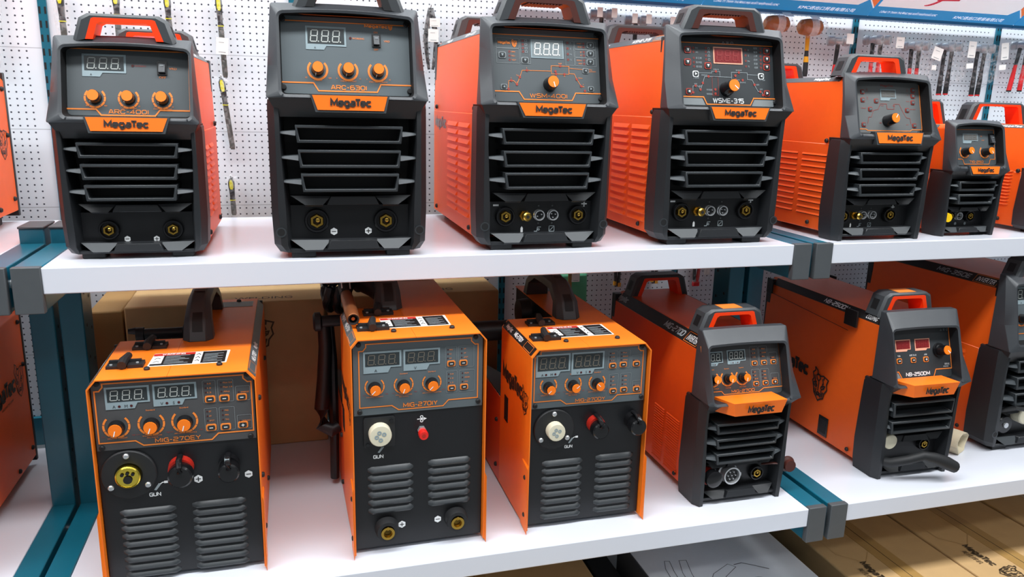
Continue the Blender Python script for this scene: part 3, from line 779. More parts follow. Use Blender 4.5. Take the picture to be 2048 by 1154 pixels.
def art_tig(p, fr, root):
    dip_frame(p, .0270, .1775, .2870, .2045, .052, .056, .150, .155, .2020, .0012, 'orange_print', top=False)
    display(root, fr, .0890, .2600, .1240, .2765, (.108, .111, .2560), win='panel_smoke', dig='seg_digit_dim', fw=.0018, frame='seg_frame')
    p.text('MegaTec', .105, .281, .004, .0006, 'print_red', width=.028)
    for u, v in ((.0500, .2705), (.0495, .2561), (.0790, .2550), (.1629, .2758), (.1619, .2654), (.1608, .2537), (.0645, .2400), (.1470, .2395), (.0480, .2123), (.1605, .2119)): button(root, fr, u, v, .0088, .0078, 'print_red', '-', 'print_dim', 'panel_mid')
    for u, v, t in ((.060, .2745, 'HF'), (.060, .2715, 'LIFT'), (.060, .260, 'DC'), (.060, .257, 'AC'), (.150, .276, '2T'), (.150, .273, '4T'), (.150, .266, 'A'), (.150, .2545, 'PULSE'), (.050, .2405, 'CURRENT'), (.160, .2405, 'BALANCE'), (.092, .246, 'PEAK'), (.118, .246, 'BASE'), (.085, .215, 'JOB'), (.145, .2125, 'GAS')):
        p.text(t, u, v, .002, .0006, 'print_red')
    L = [(.057, .214), (.06, .226), (.066, .226), (.072, .238), (.082, .240), (.088, .250), (.102, .250), (.102, .241), (.118, .241), (.118, .25), (.130, .25), (.136, .238), (.144, .226), (.152, .225), (.154, .214)]
    p.stroke(L, .0006, .0005, 'print_red')
    knob(root, fr, .1000, .2195, .0098, .022, 55)
    screw(root, fr, .1715, .1985, .0048)

def art_tig_small(p, fr, root):
    dip_frame(p, .0125, .1195, .2060, .1500, .040, .044, .104, .108, .1405, .0011)
    p.text('TIG-250', .0735, .1428, .0045, .0006, 'orange_print', width=.034, bold=.01)
    display(root, fr, .0430, .1845, .0795, .1985, (.062, .0645, .1800), win='panel_smoke', dig='seg_digit_dim', fw=.0014)
    p.text('OC', .088, .193, .002, .0006, 'orange_print'); p.text('2T/4T', .092, .185, .002, .0006, 'orange_print')
    rocker(root, fr, .1060, .1780, .1185, .1985)
    for u in (.0455, .0945):
        scale_ring(p, u, .1640, .0100, .0124, .0006, 'orange_print', tickmat='panel_mid'); knob(root, fr, u, .1635, .0074, .017, -60)
        p.text('A', u-.010, .1535, .002, .0006, 'orange_print'); p.text('S', u+.012, .1535, .002, .0006, 'orange_print')

# ---------- MIG control artwork, shared by the tall machines
def ind_block(p, u0, v0, u1, v1, rows, mat='print_dim', tmat='orange_print'):
    p.outline(u0, v0, u1, v1, .0005, .0006, mat, .0018)
    n = len(rows); hh = (v1-v0)
    for i, t in enumerate(rows):
        v = v1-hh*.6*(i+.7)/max(1, n)
        p.disc(u0+(u1-u0)*.22, v, .0011, .0006, 'led_dark', 8)
        p.text(t, u0+(u1-u0)*.36, v-.0011, .0022, .0006, tmat, 'l', width=min(.0022*len(t)*.75, (u1-u0)*.58))

def socket_pair(centers, r, marks=None):
    def f(root, fr):
        for u, v in centers: socket(root, fr, u, v, r)
    return f

UP = 'welding machines on the upper shelves'
LOW = 'welding machines on the lower shelves'

# ---------------- upper shelf, centre bay
def mk_arc400():
    def marks(q):
        hexmark(q, .0817, .0262, .0046, '-', .0006); hexmark(q, .1216, .0256, .0046, '+', .0006)
    moulded('shorter welder with three orange knobs at the left end of the upper shelf', (.0175, .045, Z1), -1, .196, .311, .194, .30, (.021, .184, .2025, .2945),
            art=art_arc400, panel='panel_mid', badge=(.0500, .1545, .0560, .1475, .2025, .1840), handle=(.036, .168, .052, .152, .307, .3415, .022, .058),
            sock=socket_pair(((.0590, .0405), (.1460, .0400)), .0145), marks=marks, vents=[(.09, .15, .045, .16, 11, 'scoop'), (.16, .22, .045, .16, 11, 'scoop')], stripe=('grey', [('ARC-400I', .12, .05, 'print_white')]), group=UP)
mk_arc400()

def mk_arc630():
    def marks(q):
        hexmark(q, .0895, .0372, .0058, '-', .0006); hexmark(q, .1415, .0372, .0058, '+', .0006)
    moulded('tall welder with three orange knobs in a row, standing on the upper shelf', (.3055, .006, Z1), -1, .230, .366, .234, .40, (.0215, .2085, .2395, .3500),
            art=art_arc630, panel='panel_grey', badge=(.0630, .1690, .0700, .1635, .2395, .2190), handle=(.040, .200, .062, .180, .362, .402, .025, .065),
            sock=socket_pair(((.0645, .0545), (.1680, .0535)), .0185), marks=marks, holes=True, stripe=('grey', [('ARC-630I', .12, .06, 'print_white')]), vents=[(.10, .18, .04, .20, 12, 'scoop'), (.19, .27, .04, .20, 12, 'scoop')], group=UP, liner='rubber')
mk_arc630()

def tig_socks(xs, z, r):
    def f(root, fr):
        socket(root, fr, xs[0], z, r); gas_conn(root, fr, xs[1], z+.001, r*.55)
        pin_conn(root, fr, xs[2], z+.0015, r*.52, 2); pin_conn(root, fr, xs[3], z+.0015, r*.52, 3)
        socket(root, fr, xs[4], z+.001, r)
    return f
def tig_marks(xs, z, s=1):
    def f(q):
        a = .0045*s
        q.rect(xs[0]-.020*s, z+.017*s, xs[0]-.0105*s, z+.0198*s, .0006, 'print_white')
        u, v = xs[4]+.0125*s, z+.019*s; q.rect(u-.005*s, v-.0012*s, u+.005*s, v+.0012*s, .0006, 'print_white'); q.rect(u-.0012*s, v-.005*s, u+.0012*s, v+.005*s, .0007, 'print_white')
        u, v = xs[1]-.003*s, z-.022*s; q.poly([(u-.002*s, v-.005*s), (u+.002*s, v-.005*s), (u+.002*s, v+.002*s), (u, v+.005*s), (u-.002*s, v+.002*s)], .0006, 'print_white')
        u, v = xs[2], z-.022*s; q.stroke([(u-.007*s, v-.004*s), (u-.002*s, v-.004*s), (u-.001*s, v+.003*s), (u+.005*s, v+.003*s)], .0012*s, .0006, 'print_grey'); q.arc(u+.001*s, v-.001*s, .001*s, .002*s, 0, 360, .0006, 'print_grey', 10)
        u, v = xs[3], z-.022*s; q.outline(u-.0045*s, v-.0045*s, u+.0045*s, v+.0045*s, .0009*s, .0006, 'print_grey', .001*s); q.stroke([(u-.003*s, v-.003*s), (u+.003*s, v+.003*s)], .0009*s, .0007, 'print_grey')
        for k in (2, 3):
            for dz in (-.0125, .0165): q.arc(xs[k], z+dz*s, .0008*s, .0013*s, 0, 360, .0006, 'print_dim', 8)
    return f
XS3 = (.0520, .0850, .1105, .1345, .1785)
def mega_side(y, z, h, tig=True, w=None):
    def f(m, s_):
        m.text('MegaTec', s_*y, z, h, .0006, 'print_dim', width=w or h*4.4, bold=.02)
    return f
moulded('tall orange welder with white digits on a pale display and a single knob', (.6195, .022, Z1), 0, .230, .365, .231, .42, (.0230, .2085, .2360, .3495),
        art=art_wsm400, panel='panel_mid', badge=(.0600, .1705, .0700, .1640, .2360, .2165), handle=(.032, .190, .052, .170, .362, .4015, .025, .065), liner='cap_brown', ribs=True,
        sock=tig_socks(XS3, .0535, .0165), marks=tig_marks(XS3, .0535), holes=True, stripe=('grey', [('WSM-400I', .14, .07, 'print_white'), ('Mega', .31, .05, 'print_white')]), vents=[(.095, .180, .038, .203, 12, 'scoop'), (.190, .275, .038, .203, 12, 'scoop')], group=UP, side_art=mega_side(.345, .185, .022, False, .11))
XS4 = (.0560, .0880, .1130, .1380, .1840)
moulded('tall orange welder with a single red display window, on the upper shelf', (.937, .024, Z1), 0, .243, .369, .232, .42, (.0290, .2195, .2365, .3510),
        art=art_wsme315, panel='panel_dark', badge=(.0780, .1890, .0860, .1810, .2370, .2180), handle=(.033, .196, .053, .176, .364, .402, .025, .065), liner='cap_brown', ribs=True,
        sock=tig_socks(XS4, .0560, .0165), marks=tig_marks(XS4, .0560), holes=True, stripe=('grey', [('WSME-315', .145, .075, 'print_white'), ('INVERTER', .072, .032, 'print_grey'), ('MegaTec', .32, .06, 'print_white')]), vents=[(.066, .142, .030, .206, 13, 'scoop'), (.152, .225, .030, .206, 13, 'scoop')], group=UP)
# ---------------- upper shelf, right bay
XS5 = (.0300, .0555, .0735, .0955, .1350)
moulded('orange welder with a smoky panel and long knob on the right-hand upper shelf', (1.297, .018, Z1), 0, .203, .304, .187, .40, (.0205, .1795, .1965, .2895),
        art=art_tig, panel='panel_smoke', badge=(.0530, .1545, .0570, .1490, .1995, .1810), handle=(.004, .150, .024, .132, .298, .3370, .036, .072),
        sock=tig_socks(XS5, .0440, .0140), marks=tig_marks(XS5, .0440, .8), vents=[(.055, .128, .034, .158, 11, 'slot'), (.142, .205, .034, .158, 11, 'slot')], stripe=('grey', [('MegaTec', .105, .045, 'print_white')]), group=UP, hz=.297, legs=True)
def socks6(root, fr):
    m = MB(fr); m.cyl(.0180, .0370, [(.0095, 0), (.009, .012), (.010, .013), (.0085, .024)], 'cap_yellow', 18); m.build('yellow_cap', root)
    socket(root, fr, .0400, .0375, .0105); pin_conn(root, fr, .0605, .0375, .0075, 3); socket(root, fr, .0880, .0370, .0115)
def marks6(q):
    for u in (.0215, .0600, .0840): q.disc(u, .0215, .003, .0006, 'print_grey', 8)
moulded('small welder with two orange knobs and a yellow cap, on the right-hand upper shelf', (1.555, .035, Z1), 0, .142, .223, .128, .34, (.0115, .1245, .1375, .2115), yw=-.012, yt=.012,
        art=art_tig_small, panel='panel_mid', badge=(.0370, .1085, .0420, .1040, .1380, .1240), nl=2, louv=[(.0265, .1085, .0895), (.0280, .0835, .0640)], handle=(.014, .128, .036, .106, .212, .2635, .150, .182), rear_handle=False,
        sock=socks6, marks=marks6, vents=[(.05, .12, .03, .11, 10, 'scoop')], stripe=('grey', [('TIG-250', .1, .04, 'print_white')]), group=UP, legs=True, recess=.02)
moulded('orange welder cut by the right edge of the photo on the upper shelf', (1.782, .03, Z1), 0, .20, .225, .13, .36, (.02, .18, .142, .212), yw=-.012, yt=.012,
        art=art_tig_small, panel='panel_mid', badge=(.05, .15, .058, .142, .139, .124), nl=2, louv=[(.03, .108, .09), (.032, .083, .064)], handle=(-.002, .180, .022, .158, .212, .2625, .205, .240), rear_handle=False,
        sock=socket_pair(((.06, .037), (.14, .037)), .012), vents=[(.07, .125, .05, .125, 11, 'scoop')], stripe=('grey', [('MegaTec', .1, .05, 'print_white')]), group=UP, recess=.02)

# ---------------- lower shelf moulded machines
def art_mig270d(p, fr, root):
    dip_frame(p, .006, .1605, .2900, .2140, .0386, .0432, .1128, .1227, .2085, .0013)
    p.text('MIG-270D', .081, .2098, .0050, .0006, 'orange_print', width=.046, bold=.01)
    display(root, fr, .0090, .2605, .0465, .2795, (.034, .037, .2560), dig='seg_digit', letters='AM', fw=.0018)
    display(root, fr, .0552, .2615, .0915, .2805, (.078, .081, .2570), dig='seg_digit', letters='VS', fw=.0018)
    for u, t in ((.0270, 'WELDING CURRENT'), (.0560, 'VOLTAGE'), (.0850, 'ARC FORCE')):
        scale_ring(p, u-.004, .2345, .0108, .0134, .0006, 'orange_print', tickmat='panel_warm'); p.text('Standard', u-.004, .2495, .0019, .0006, 'orange_print'); p.text(t, u-.004, .2180, .0018, .0006, 'orange_print')
        knob(root, fr, u-.0035, .2340, .0076, .017, -105)
    for u0, rows, v0, v1 in ((.1005, ('0.8', '1.0', '1.2'), .2515, .2835), (.1190, ('Flux', 'Solid', 'Mix'), .2515, .2835), (.1385, ('GAS',), .2515, .2720), (.1005, ('2T', '4T', 'SPOT'), .2165, .2455), (.1190, ('MIG', 'MMA', 'TIG'), .2165, .2455), (.1385, ('INCH',), .2165, .2370)):
        ind_block(p, u0, v0, u0+.0165, v1, rows)
    for u, v, s in ((.1085, .2560, '-'), (.1275, .2560, '-'), (.1465, .2560, '-'), (.1080, .2220, '-'), (.1270, .2220, '-'), (.1460, .2225, '+')): button(root, fr, u, v, .0110, .0078, 'orange_print', s, 'print_white')
def socks4(root, fr):
    m = MB(fr); m.cyl(.0330, .0500, [(.0150, 0), (.0145, .014)], 'cap_red', 22); m.cyl(.0350, .0520, [(.0150, .014), (.0160, .016), (.0155, .027), (.012, .029)], 'gloss_black', 22); m.build('socket_cap', root)
    m = MB(fr); m.cyl(.0750, .0510, [(.0190, 0), (.0190, .004), (.0165, .005), (.0165, .020), (.0140, .020), (.0135, .012)], 'chrome', 28); m.cyl(.0750, .0510, [(.0135, .012), (.013, .014)], 'gloss_black', 20)
    for i in range(6): m.cyl(.0750+.0075*math.cos(i*PI/3), .0510+.0075*math.sin(i*PI/3), [(.0013, .014), (.0012, .0185)], 'chrome', 8)
    m.cyl(.0750, .0510, [(.0013, .014), (.0012, .0185)], 'chrome', 8); m.build('round_connector', root)
    s = socket(root, fr, .1340, .0440, .0140)
    m = MB(fr); m.tube([fr(.1440, .0600, .004), fr(.1600, .0650, .016), fr(.1780, .0640, .020)], .0035, 8, 'cap_brown', .5); m.cyl(.1900, .0600, [(.0120, .012), (.0150, .014), (.0150, .017), (.011, .020), (.011, .027)], 'cap_brown', 20); m.build('hanging_cap', root)
def marks4(q):
    q.stroke([(.049, .068), (.051, .071), (.054, .070), (.053, .066), (.057, .063)], .0014, .0006, 'print_white'); q.stroke([(.098, .068), (.104, .071), (.112, .071), (.112, .066), (.098, .066), (.104, .069)], .0010, .0006, 'print_white')
    hexmark(q, .1010, .0420, .0056, '-', .0006); q.poly([(.037, .030), (.046, .028), (.052, .032), (.048, .034)], .0006, 'print_white')
def stripe_txt(txt, y, w): return ('black', [(txt, y, w, 'print_grey'), ('INVERTER', .085, .035, 'print_white'), ('MegaTec', .39, .05, 'print_grey')])
moulded('compact orange welder with six small buttons, beside the right post on the lower shelf', (1.0, -.07, 0), 0, .184, .318, .199, .42, (.0110, .1610, .2020, .2930), yw=-.02, yt=.02,
        art=art_mig270d, panel='panel_warm', badge=(.0220, .1350, .0460, .1420, .2080, .1800), badge3d=True, louv=[(.0290, .1580, .1385), (.0310, .1290, .1110), (.0330, .1010, .0810)],
        handle=(.022, .158, .042, .140, .300, .3430, .072, .112), sock=socks4, marks=marks4, vents=[(.085, .135, .02, .13, 22, 'slot'), (.145, .185, .02, .13, 22, 'slot')],
        stripe=stripe_txt('MIG-270D', .155, .075), group=LOW, edge=(.050, .042), lowd=.064, legs=True, chz=.020, arch=.002, housing='orange_deep', hz=.297)
def art_nb250(p, fr, root):
    dip_frame(p, .0125, .1520, .2920, .2155, .0300, .0375, .1090, .1150, .2020, .0016, top=False)
    p.text('NB-250DM', .0735, .2062, .0070, .0006, 'print_white', width=.0545, bold=.018)
    p.poly([(.013, .2035), (.0350, .2035), (.0285, .2135), (.013, .2135)], .0005, 'print_dim')
    for u in (.0271, .0713):
        display(root, fr, u, .2545, u+.034, .2730, (u+.025, u+.027, .2515), frame='seg_frame_orange', win='seg_window_red', dig='seg_digit_red', fw=.0016)
    for u, t in ((.0331, '气检'), (.0652, '收弧 有/无'), (.0939, '点动')): p.text(t, u, .2425, .0026, .0006, 'print_white')
    for u, v, s in ((.0331, .2350, '-'), (.0652, .2350, '-'), (.0939, .2350, '+')): button(root, fr, u, v, .0115, .0098, 'orange_print', s, 'print_white')
    for i, s in enumerate(('△', '▣', '☀')): p.text(s, .134+.007*i, .2850, .0035, .0006, 'print_grey')
    p.text('逆变式', .142, .2225, .0028, .0006, 'print_white'); p.text('CO2/MIG', .139, .2185, .0022, .0006, 'print_white')
    p.cyl(.1250, .2500, [(.0135, 0), (.013, .004)], 'gloss_black', 24)
    knob(root, fr, .1250, .2500, .0095, .022, -45)
def socks5(root, fr):
    m = MB(fr); m.cyl(.0330, .0730, [(.0240, 0), (.0230, .004)], 'gloss_black', 28); m.cyl(.0330, .0740, [(.0150, .004), (.0150, .018), (.0140, .019)], 'cap_cream', 24); m.build('torch_port_cap', root)
    socket(root, fr, .1240, .0560, .0130)
    m = MB(fr)
    P = [(.0150, .030, .002), (.030, .036, .030), (.055, .048, .046), (.080, .056, .052), (.105, .050, .056), (.130, .040, .060), (.150, .030, .062)]
    m.tube([fr(*q) for q in P], [.008, .0095, .0085, .009, .0115, .013, .0115], 12, 'rubber'); m.build('plug_lead', root)
moulded('orange welder with two red displays and a cream cap, on the right-hand lower shelf', (1.394, -.057, 0), -1, .178, .326, .195, .42, (.0080, .1535, .1985, .2960), yw=-.02, yt=.02,
        art=art_nb250, panel='panel_dark', badge=(.0110, .1230, .0380, .1330, .2050, .1765), badge3d=True, nl=2, louv=[(.0190, .1580, .1290), (.0190, .1200, .0950)],
        handle=(.016, .146, .036, .128, .309, .3540, .066, .106), sock=socks5, group=LOW, edge=(.050, .042), lowd=.064, legs=True, chz=.015, arch=.002, housing='orange_sheet', rear_handle=False,
        stripe=('black', [('NB-250DN', .188, .075, 'print_white'), ('CO2/MIG', .082, .03, 'print_white')]), hz=.310,
        side_art=lambda m, s_: (m.text('MegaTec', s_*(.30 if s_ < 0 else .29), .130, .030, .0006, 'badge_ink', width=.125, bold=.03), m.tiger(s_*.195 if s_ < 0 else .39, .124, .070, .0006, 'badge_ink', .0032),
                                m.bx(s_*.185, .020, s_*.155, .062, 0, .0012, 'gloss_black'), m.bx(s_*.18, .026, s_*.16, .056, .0012, .0016, 'deep_black'),
                                m.stroke([(s_*.41, .278), (s_*.13, .264)], .0012, .0006, 'ink_black'), m.bx(s_*.142, .276, s_*.106, .309, 0, .004, 'ink_black'), m.bx(s_*.418, .276, s_*.396, .310, 0, .003, 'ink_black')))
def socks6b(root, fr):
    m = MB(fr); m.cyl(.05, .055, [(.020, 0), (.020, .012), (.018, .014)], 'gloss_black', 24); m.cyl(.05, .055, [(.006, .014), (.006, .017)], 'chrome', 10); m.build('socket_cap', root)
    m = MB(fr); m.tube([fr(.035, .085, .004), fr(.05, .10, .03), fr(.075, .095, .03)], .009, 10, 'rubber', .5); m.build('cap_strap', root)
    m = MB(fr); m.cyl(.095, .075, [(.02, 0), (.02, .02), (.018, .022)], 'cap_cream', 22); m.build('torch_port_cap', root)
def art_mig350(p, fr, root):
    dip_frame(p, .025, .21, .33, .255, .08, .09, .15, .16, .246, .0017)
    display(root, fr, .04, .32, .10, .348, (.07, .075, .314), letters='A')
    for u in (.055, .115, .175):
        scale_ring(p, u, .285, .013, .016, .0006, 'orange_print'); knob(root, fr, u, .285, .009, .02, -90)
moulded('largest orange welder, cut by the right edge on the lower shelf', (1.718, -.012, 0), 0, .235, .376, .225, .42, (.022, .213, .240, .355),
        art=art_mig350, panel='panel_grey', badge=(.065, .17, .075, .16, .238, .215), handle=(.03, .20, .05, .18, .37, .41, .03, .07), sock=socks6b, holes=True,
        stripe=('black', [('MIG-350E', .175, .09, 'print_grey'), ('INVERTER', .09, .045, 'print_white')]), vents=[(.10, .15, .03, .20, 12, 'scoop')], group=LOW, edge=(.050, .042), lowd=.064, chz=.018, rear_handle=False, hz=.361)

# ---------------- folded sheet-metal welders
def sheet_welder(label, loc, rz, W, H, D, panel, pz, art, lower, decal, cham=.013, text_side=None, stripes=None, spindle=None, group=LOW, open_y=.18, handle=True, sticker=True, side_h=.17, stripe_col='ink_black', hx=.58, slot=None, spr=.019):
    root = thing('welding_machine', label, 'welding machine', loc, rz, group)
    lb = .012            # face set back from the cover's front edge
    t = .0016
    # black face plate
    f = MB(Frame((0, lb, 0), (1, 0, 0), (0, 0, 1), (0, -1, 0)))
    f.prism([(.003, .008), (W-.003, .008), (W-.003, H-cham), (W-cham, H-.004), (cham, H-.004), (.003, H-cham)], 'y', lb, lb+.01, 'sheet_black')
    for (u0, v0, u1, n, dv, hh) in lower['vents']:
        for i in range(n):
            v = v0-dv*i
            # rounded louvre scoop: half-round bulge open at its lower edge
            loops = []
            for j in range(13):
                a = j/12; x = u0+(u1-u0)*a; k = min(1, min(a, 1-a)/.09)**.5
                loops.append([f.fr(x, v+hh*.5*(.55+.45*k), 0), f.fr(x, v+hh*.25*k, .0032*k), f.fr(x, v-hh*.22*k, .0052*k), f.fr(x, v-hh*.5*(.6+.4*k), .0040*k), f.fr(x, v-hh*.5*(.6+.4*k)-.0002, 0)])
            f.loft(loops, 'louvre_black', False, False, closed=False)
    lower['marks'](f)
    f.build('front_plate', root)
    lower['parts'](root, f.fr)
    # orange cover: left skirt + top, right skirt + top
    c = MB()
    def band(sec, y0, y1, mat='orange_bright'):
        n = len(sec)
        inn = []
        cx, cz = W/2, H*.4
        for x, z in sec:
            inn.append((x+(t if x < cx else -t) if abs(x-cx) > W*.3 else x, z-(t if z > H*.6 else 0)))
        loop0 = sec+inn[::-1]
        c.loft([[(x, y0, z) for x, z in loop0], [(x, y1, z) for x, z in loop0]], mat)
    xs = W*.47
    fl = .0015
    band([(0, .004), (0, H-cham), (cham*.85, H), (xs-.0004, H)], 0, open_y)
    band([(xs, H), (W-cham*.85, H), (W, H-cham), (W, .004)], 0, D)
    # flared lower front corners of the cover
    for x, s_ in ((0, -1), (W, 1)):
        c.loft([[(x, 0, .004), (x, 0, .12), (x, .03, .12), (x, .03, .004)], [(x+s_*.0022, -.006, -.0005), (x+s_*.0022, -.004, .115), (x+s_*.0022, .03, .12), (x+s_*.0022, .03, .004)]], 'orange_bright')
    # chassis behind the open side door: low left wall, partition, floor, rear
    c.box(0, open_y, .004, t, D, side_h, 'orange_deep')
    c.build('cover', root)
    ch = MB()
    ch.box(.002, .02, .004, W-.002, D, .008, 'inner_grey')
    ch.box(xs+.002, open_y-.02, .008, xs+.004, D, H-.004, 'deep_black')
    ch.box(xs+.002, D-.003, .008, W-.002, D, H-.004, 'sheet_black')
    ch.box(.003, open_y-.004, .008, xs, open_y-.002, H-.004, 'sheet_black')
    ch.add([(.003, open_y, side_h), (.003, D-.01, side_h), (xs, D-.01, side_h-.06), (xs, open_y, side_h-.06)], [(0, 1, 2, 3)], 'inner_grey')
    ch.build('chassis', root)
    for fx in (.03, W-.055):
        for fy in (.03, D-.06):
            q = MB(); q.box(fx, fy, 0, fx+.025, fy+.025, .005, 'rubber'); q.build('foot', root)
    # top seam, stickers, latches, screws
    FT = Frame((0, 0, H), (1, 0, 0), (0, 1, 0), (0, 0, 1))
    if sticker:
        s = MB(FT); u0, v0, u1, v1 = decal
        s.extr([(u0, v0), (u1, v0), (u1+.002, v1), (u0+.002, v1)], 0, .0004, 'paper_white')
        b = .0022; w = u1-u0; hgt = v1-v0
        um = u0+w*.56
        s.rect(u0+b, v0+b, um, v1-b, .0006, 'ink_black'); s.rect(um+w*.10, v0+b, u1-b, v1-b, .0006, 'ink_black')
        s.rect(u0+b, v1-b-hgt*.17, um, v1-b, .0008, 'red_print'); s.rect(u0+b, v0+b+hgt*.12, u0+w*.16, v1-b-hgt*.19, .0008, 'paper_white')
        for i in range(7):
            v = v0+b+hgt*.1*(i+.8)
            s.rect(u0+w*.19, v, u0+w*(.50-.06*(i % 3)), v+hgt*.03, .0010, 'print_grey'); s.rect(um+w*.13, v, um+w*(.38-.07*(i % 2)), v+hgt*.03, .0010, 'print_grey')
        s.text('WARNING', u0+w*.28, v1-b-hgt*.145, hgt*.1, .0011, 'print_white', bold=.02)
        for v in (v0+hgt*.25, v0+hgt*.5):
            s.stroke([(u0+w*.05, v), (u0+w*.09, v+hgt*.1), (u0+w*.13, v+hgt*.02)], .0012, .0011, 'ink_black')
        for v in (v0+hgt*.2, v0+hgt*.45, v0+hgt*.7): s.stroke([(um+w*.02, v), (um+w*.05, v+hgt*.12), (um+w*.08, v)], .0012, .0008, 'ink_black')
        s.build('warning_sticker', root)
    n2 = MB(FT); n2.rect(W*.58, D-.060, W*.92, D-.022, .0005, 'print_dim'); n2.outline(W*.585, D-.058, W*.915, D-.024, .0006, .0007, 'print_grey'); n2.build('rating_plate', root)
    for (u, v) in ((W*.18, .055), (W*.27, .140)):
        l = MB(FT)
        l.bx(u-.022, v-.012, u+.004, v+.012, 0, .004, 'rubber'); l.bx(u+.006, v-.012, u+.026, v+.010, 0, .005, 'rubber')
        l.tube([FT(u, v-.018, .007), FT(u, v-.004, .009), FT(u+.004, v+.016, .011)], [.006, .0065, .005], 10, 'rubber')
        l.bx(u-.020, v+.002, u+.022, v+.008, .004, .008, 'rubber')
        l.cyl(u-.016, v-.006, [(.002, .004), (.002, .0055)], 'steel', 8); l.cyl(u+.018, v-.004, [(.002, .005), (.002, .0065)], 'steel', 8)
        l.build('latch', root)
    for (u, v) in ((W*.33, .033), (W*.77, .034), (W*.8, D-.02)): screw(root, FT, u, v, .0042, 'rubber', .004)
    FRs = Frame((W, 0, 0), (0, 1, 0), (0, 0, 1), (1, 0, 0)); FLs = Frame((0, 0, 0), (0, -1, 0), (0, 0, 1), (-1, 0, 0))
    for y, z in ((.03, .055), (.03, .14), (.05, H-.06), (.20, .05), (.30, H-.08)): screw(root, FRs, y, z, .0042, 'rubber', .004)
    for y, z in ((-.012, .028), (-.012, .095), (-.20, .03), (-.20, .12)): screw(root, FLs, y, z, .0042, 'rubber', .004)
    # chamfer stripes
    for sx in (0, 1):
        xa, xb = (0, cham*.85) if sx == 0 else (W, W-cham*.85)
        U = Vector((0, -1, 0)) if sx == 0 else Vector((0, 1, 0)); V = Vector((xb-xa, 0, cham)).normalized(); Nn = Vector((-cham if sx == 0 else cham, 0, cham*.85)).normalized()
        fr = Frame((xa, 0, H-cham), U, V, Nn); L = math.hypot(cham, cham*.85); s_ = -1 if sx == 0 else 1
        m = MB(fr); ya, yb = sorted((s_*.006, s_*((open_y-.004) if sx == 0 else D-.006)))
        m.rect(ya, L*.05, yb, L*.95, .0005, stripe_col)
        for txt, y, wd, mt in stripes: m.text(txt, s_*y, L*.25, L*.5, .0009, mt, bold=.02, width=wd)
        m.outline(s_*.034-.018, L*.15, s_*.034+.018, L*.85, .0008, .0009, 'orange_print')
        m.build('stripe_decal', root)
    if slot:
        m = MB(FLs); m.bx(-slot[1], slot[2], -slot[0], slot[3], 0, .001, 'gloss_black'); m.bx(-slot[1]+.003, slot[2]+.004, -slot[0]-.003, slot[3]-.004, .001, .0014, 'deep_black'); m.build('recessed_latch', root)
    if text_side:
        m = MB(FLs); m.text('MegaTec', -text_side[0], text_side[1], text_side[2], .0006, 'badge_ink', width=text_side[3], bold=.03); m.build('side_lettering', root)
        m = MB(FLs); m.tiger(-text_side[4], text_side[1]+.006, text_side[5], .0006, 'badge_ink', .0018); m.build('side_emblem', root)
    # carrying handle, running front to back
    if handle:
        hx = W*hx; hw_ = .023
        y0, y1, yt0, yt1, zt = .155, .385, .20, .345, H+.062
        m = MB()
        P = [(y0, H, 1.0), (y0+.012, H+.030, .9), (yt0-.005, zt-.010, .8), (yt0+.012, zt, .75), ((yt0+yt1)/2, zt+.002, .75), (yt1-.012, zt, .75), (yt1+.005, zt-.010, .8), (y1-.012, H+.030, .9), (y1, H, 1.0)]
        Q = [(y0+.034, H, 1.0), (y0+.040, H+.026, .9), (yt0+.018, zt-.026, .8), (yt0+.026, zt-.021, .75), ((yt0+yt1)/2, zt-.020, .75), (yt1-.026, zt-.021, .75), (yt1-.018, zt-.026, .8), (y1-.040, H+.026, .9), (y1-.034, H, 1.0)]
        loops = []
        for (ya, za, k), (yb, zb, _) in zip(P, Q):
            h2 = hw_*k
            loops.append([(hx-h2*.55, ya, za), (hx+h2*.55, ya, za), (hx+h2, ya+(yb-ya)*.35, za+(zb-za)*.35), (hx+h2, yb, zb), (hx-h2, yb, zb), (hx-h2, ya+(yb-ya)*.35, za+(zb-za)*.35)])
        m.loft(loops, 'handle_grey'); h = m.build('handle', root, bevel=.001, seg=1)
        g = MB()
        g.box(hx-.008, yt0+.03, zt+.0012, hx+.008, yt1-.03, zt+.0028, 'cap_brown')
        a, b = P[0], P[1]; c2 = P[2]
        e = ((a[0]+b[0])/2-.0010, (a[1]+b[1])/2); g.add([(hx-.0075, *e), (hx+.0075, *e), (hx+.0075, b[0]-.0012, b[1]), (hx-.0075, b[0]-.0012, b[1]), (hx+.0072, c2[0]-.0016, c2[1]-.002), (hx-.0072, c2[0]-.0016, c2[1]-.002)], [(0, 1, 2, 3), (3, 2, 4, 5)], 'deep_black')
        g.build('grip_inlay', h)
    # wire-spool spindle reaching out of the open side
    if spindle:
        xe, ys, zs = spindle
        m = MB()
        m.ringcyl((xs, ys, zs), (-1, 0, 0), [(spr*1.5, 0), (spr*1.5, .01), (spr, .012), (spr, xs-xe-.012), (spr*1.3, xs-xe-.012), (spr*1.3, xs-xe)], 24, 'cable_black')
        if spr > .01: m.ringcyl((xs-.01, ys+.05, zs+.018), (-1, 0, 0), [(spr*1.5, 0), (spr*1.4, .02), (spr*.6, .022)], 16, 'cable_black')
        m.ringcyl((xe, ys, zs+.006), (-1, 0, 0), [(spr*.7, 0), (spr*.5, .012)], 12, 'cable_black')
        m.build('spool_spindle', root)
    # control panel
    FP = Frame((0, lb-.0008, 0), (1, 0, 0), (0, 0, 1), (0, -1, 0))
    p = MB(FP)
    p.extr([(.004, pz), (W-.004, pz), (W-.004, H-cham), (W-cham, H-.0045), (cham, H-.0045), (.004, H-cham)], -.001, .0008, panel)
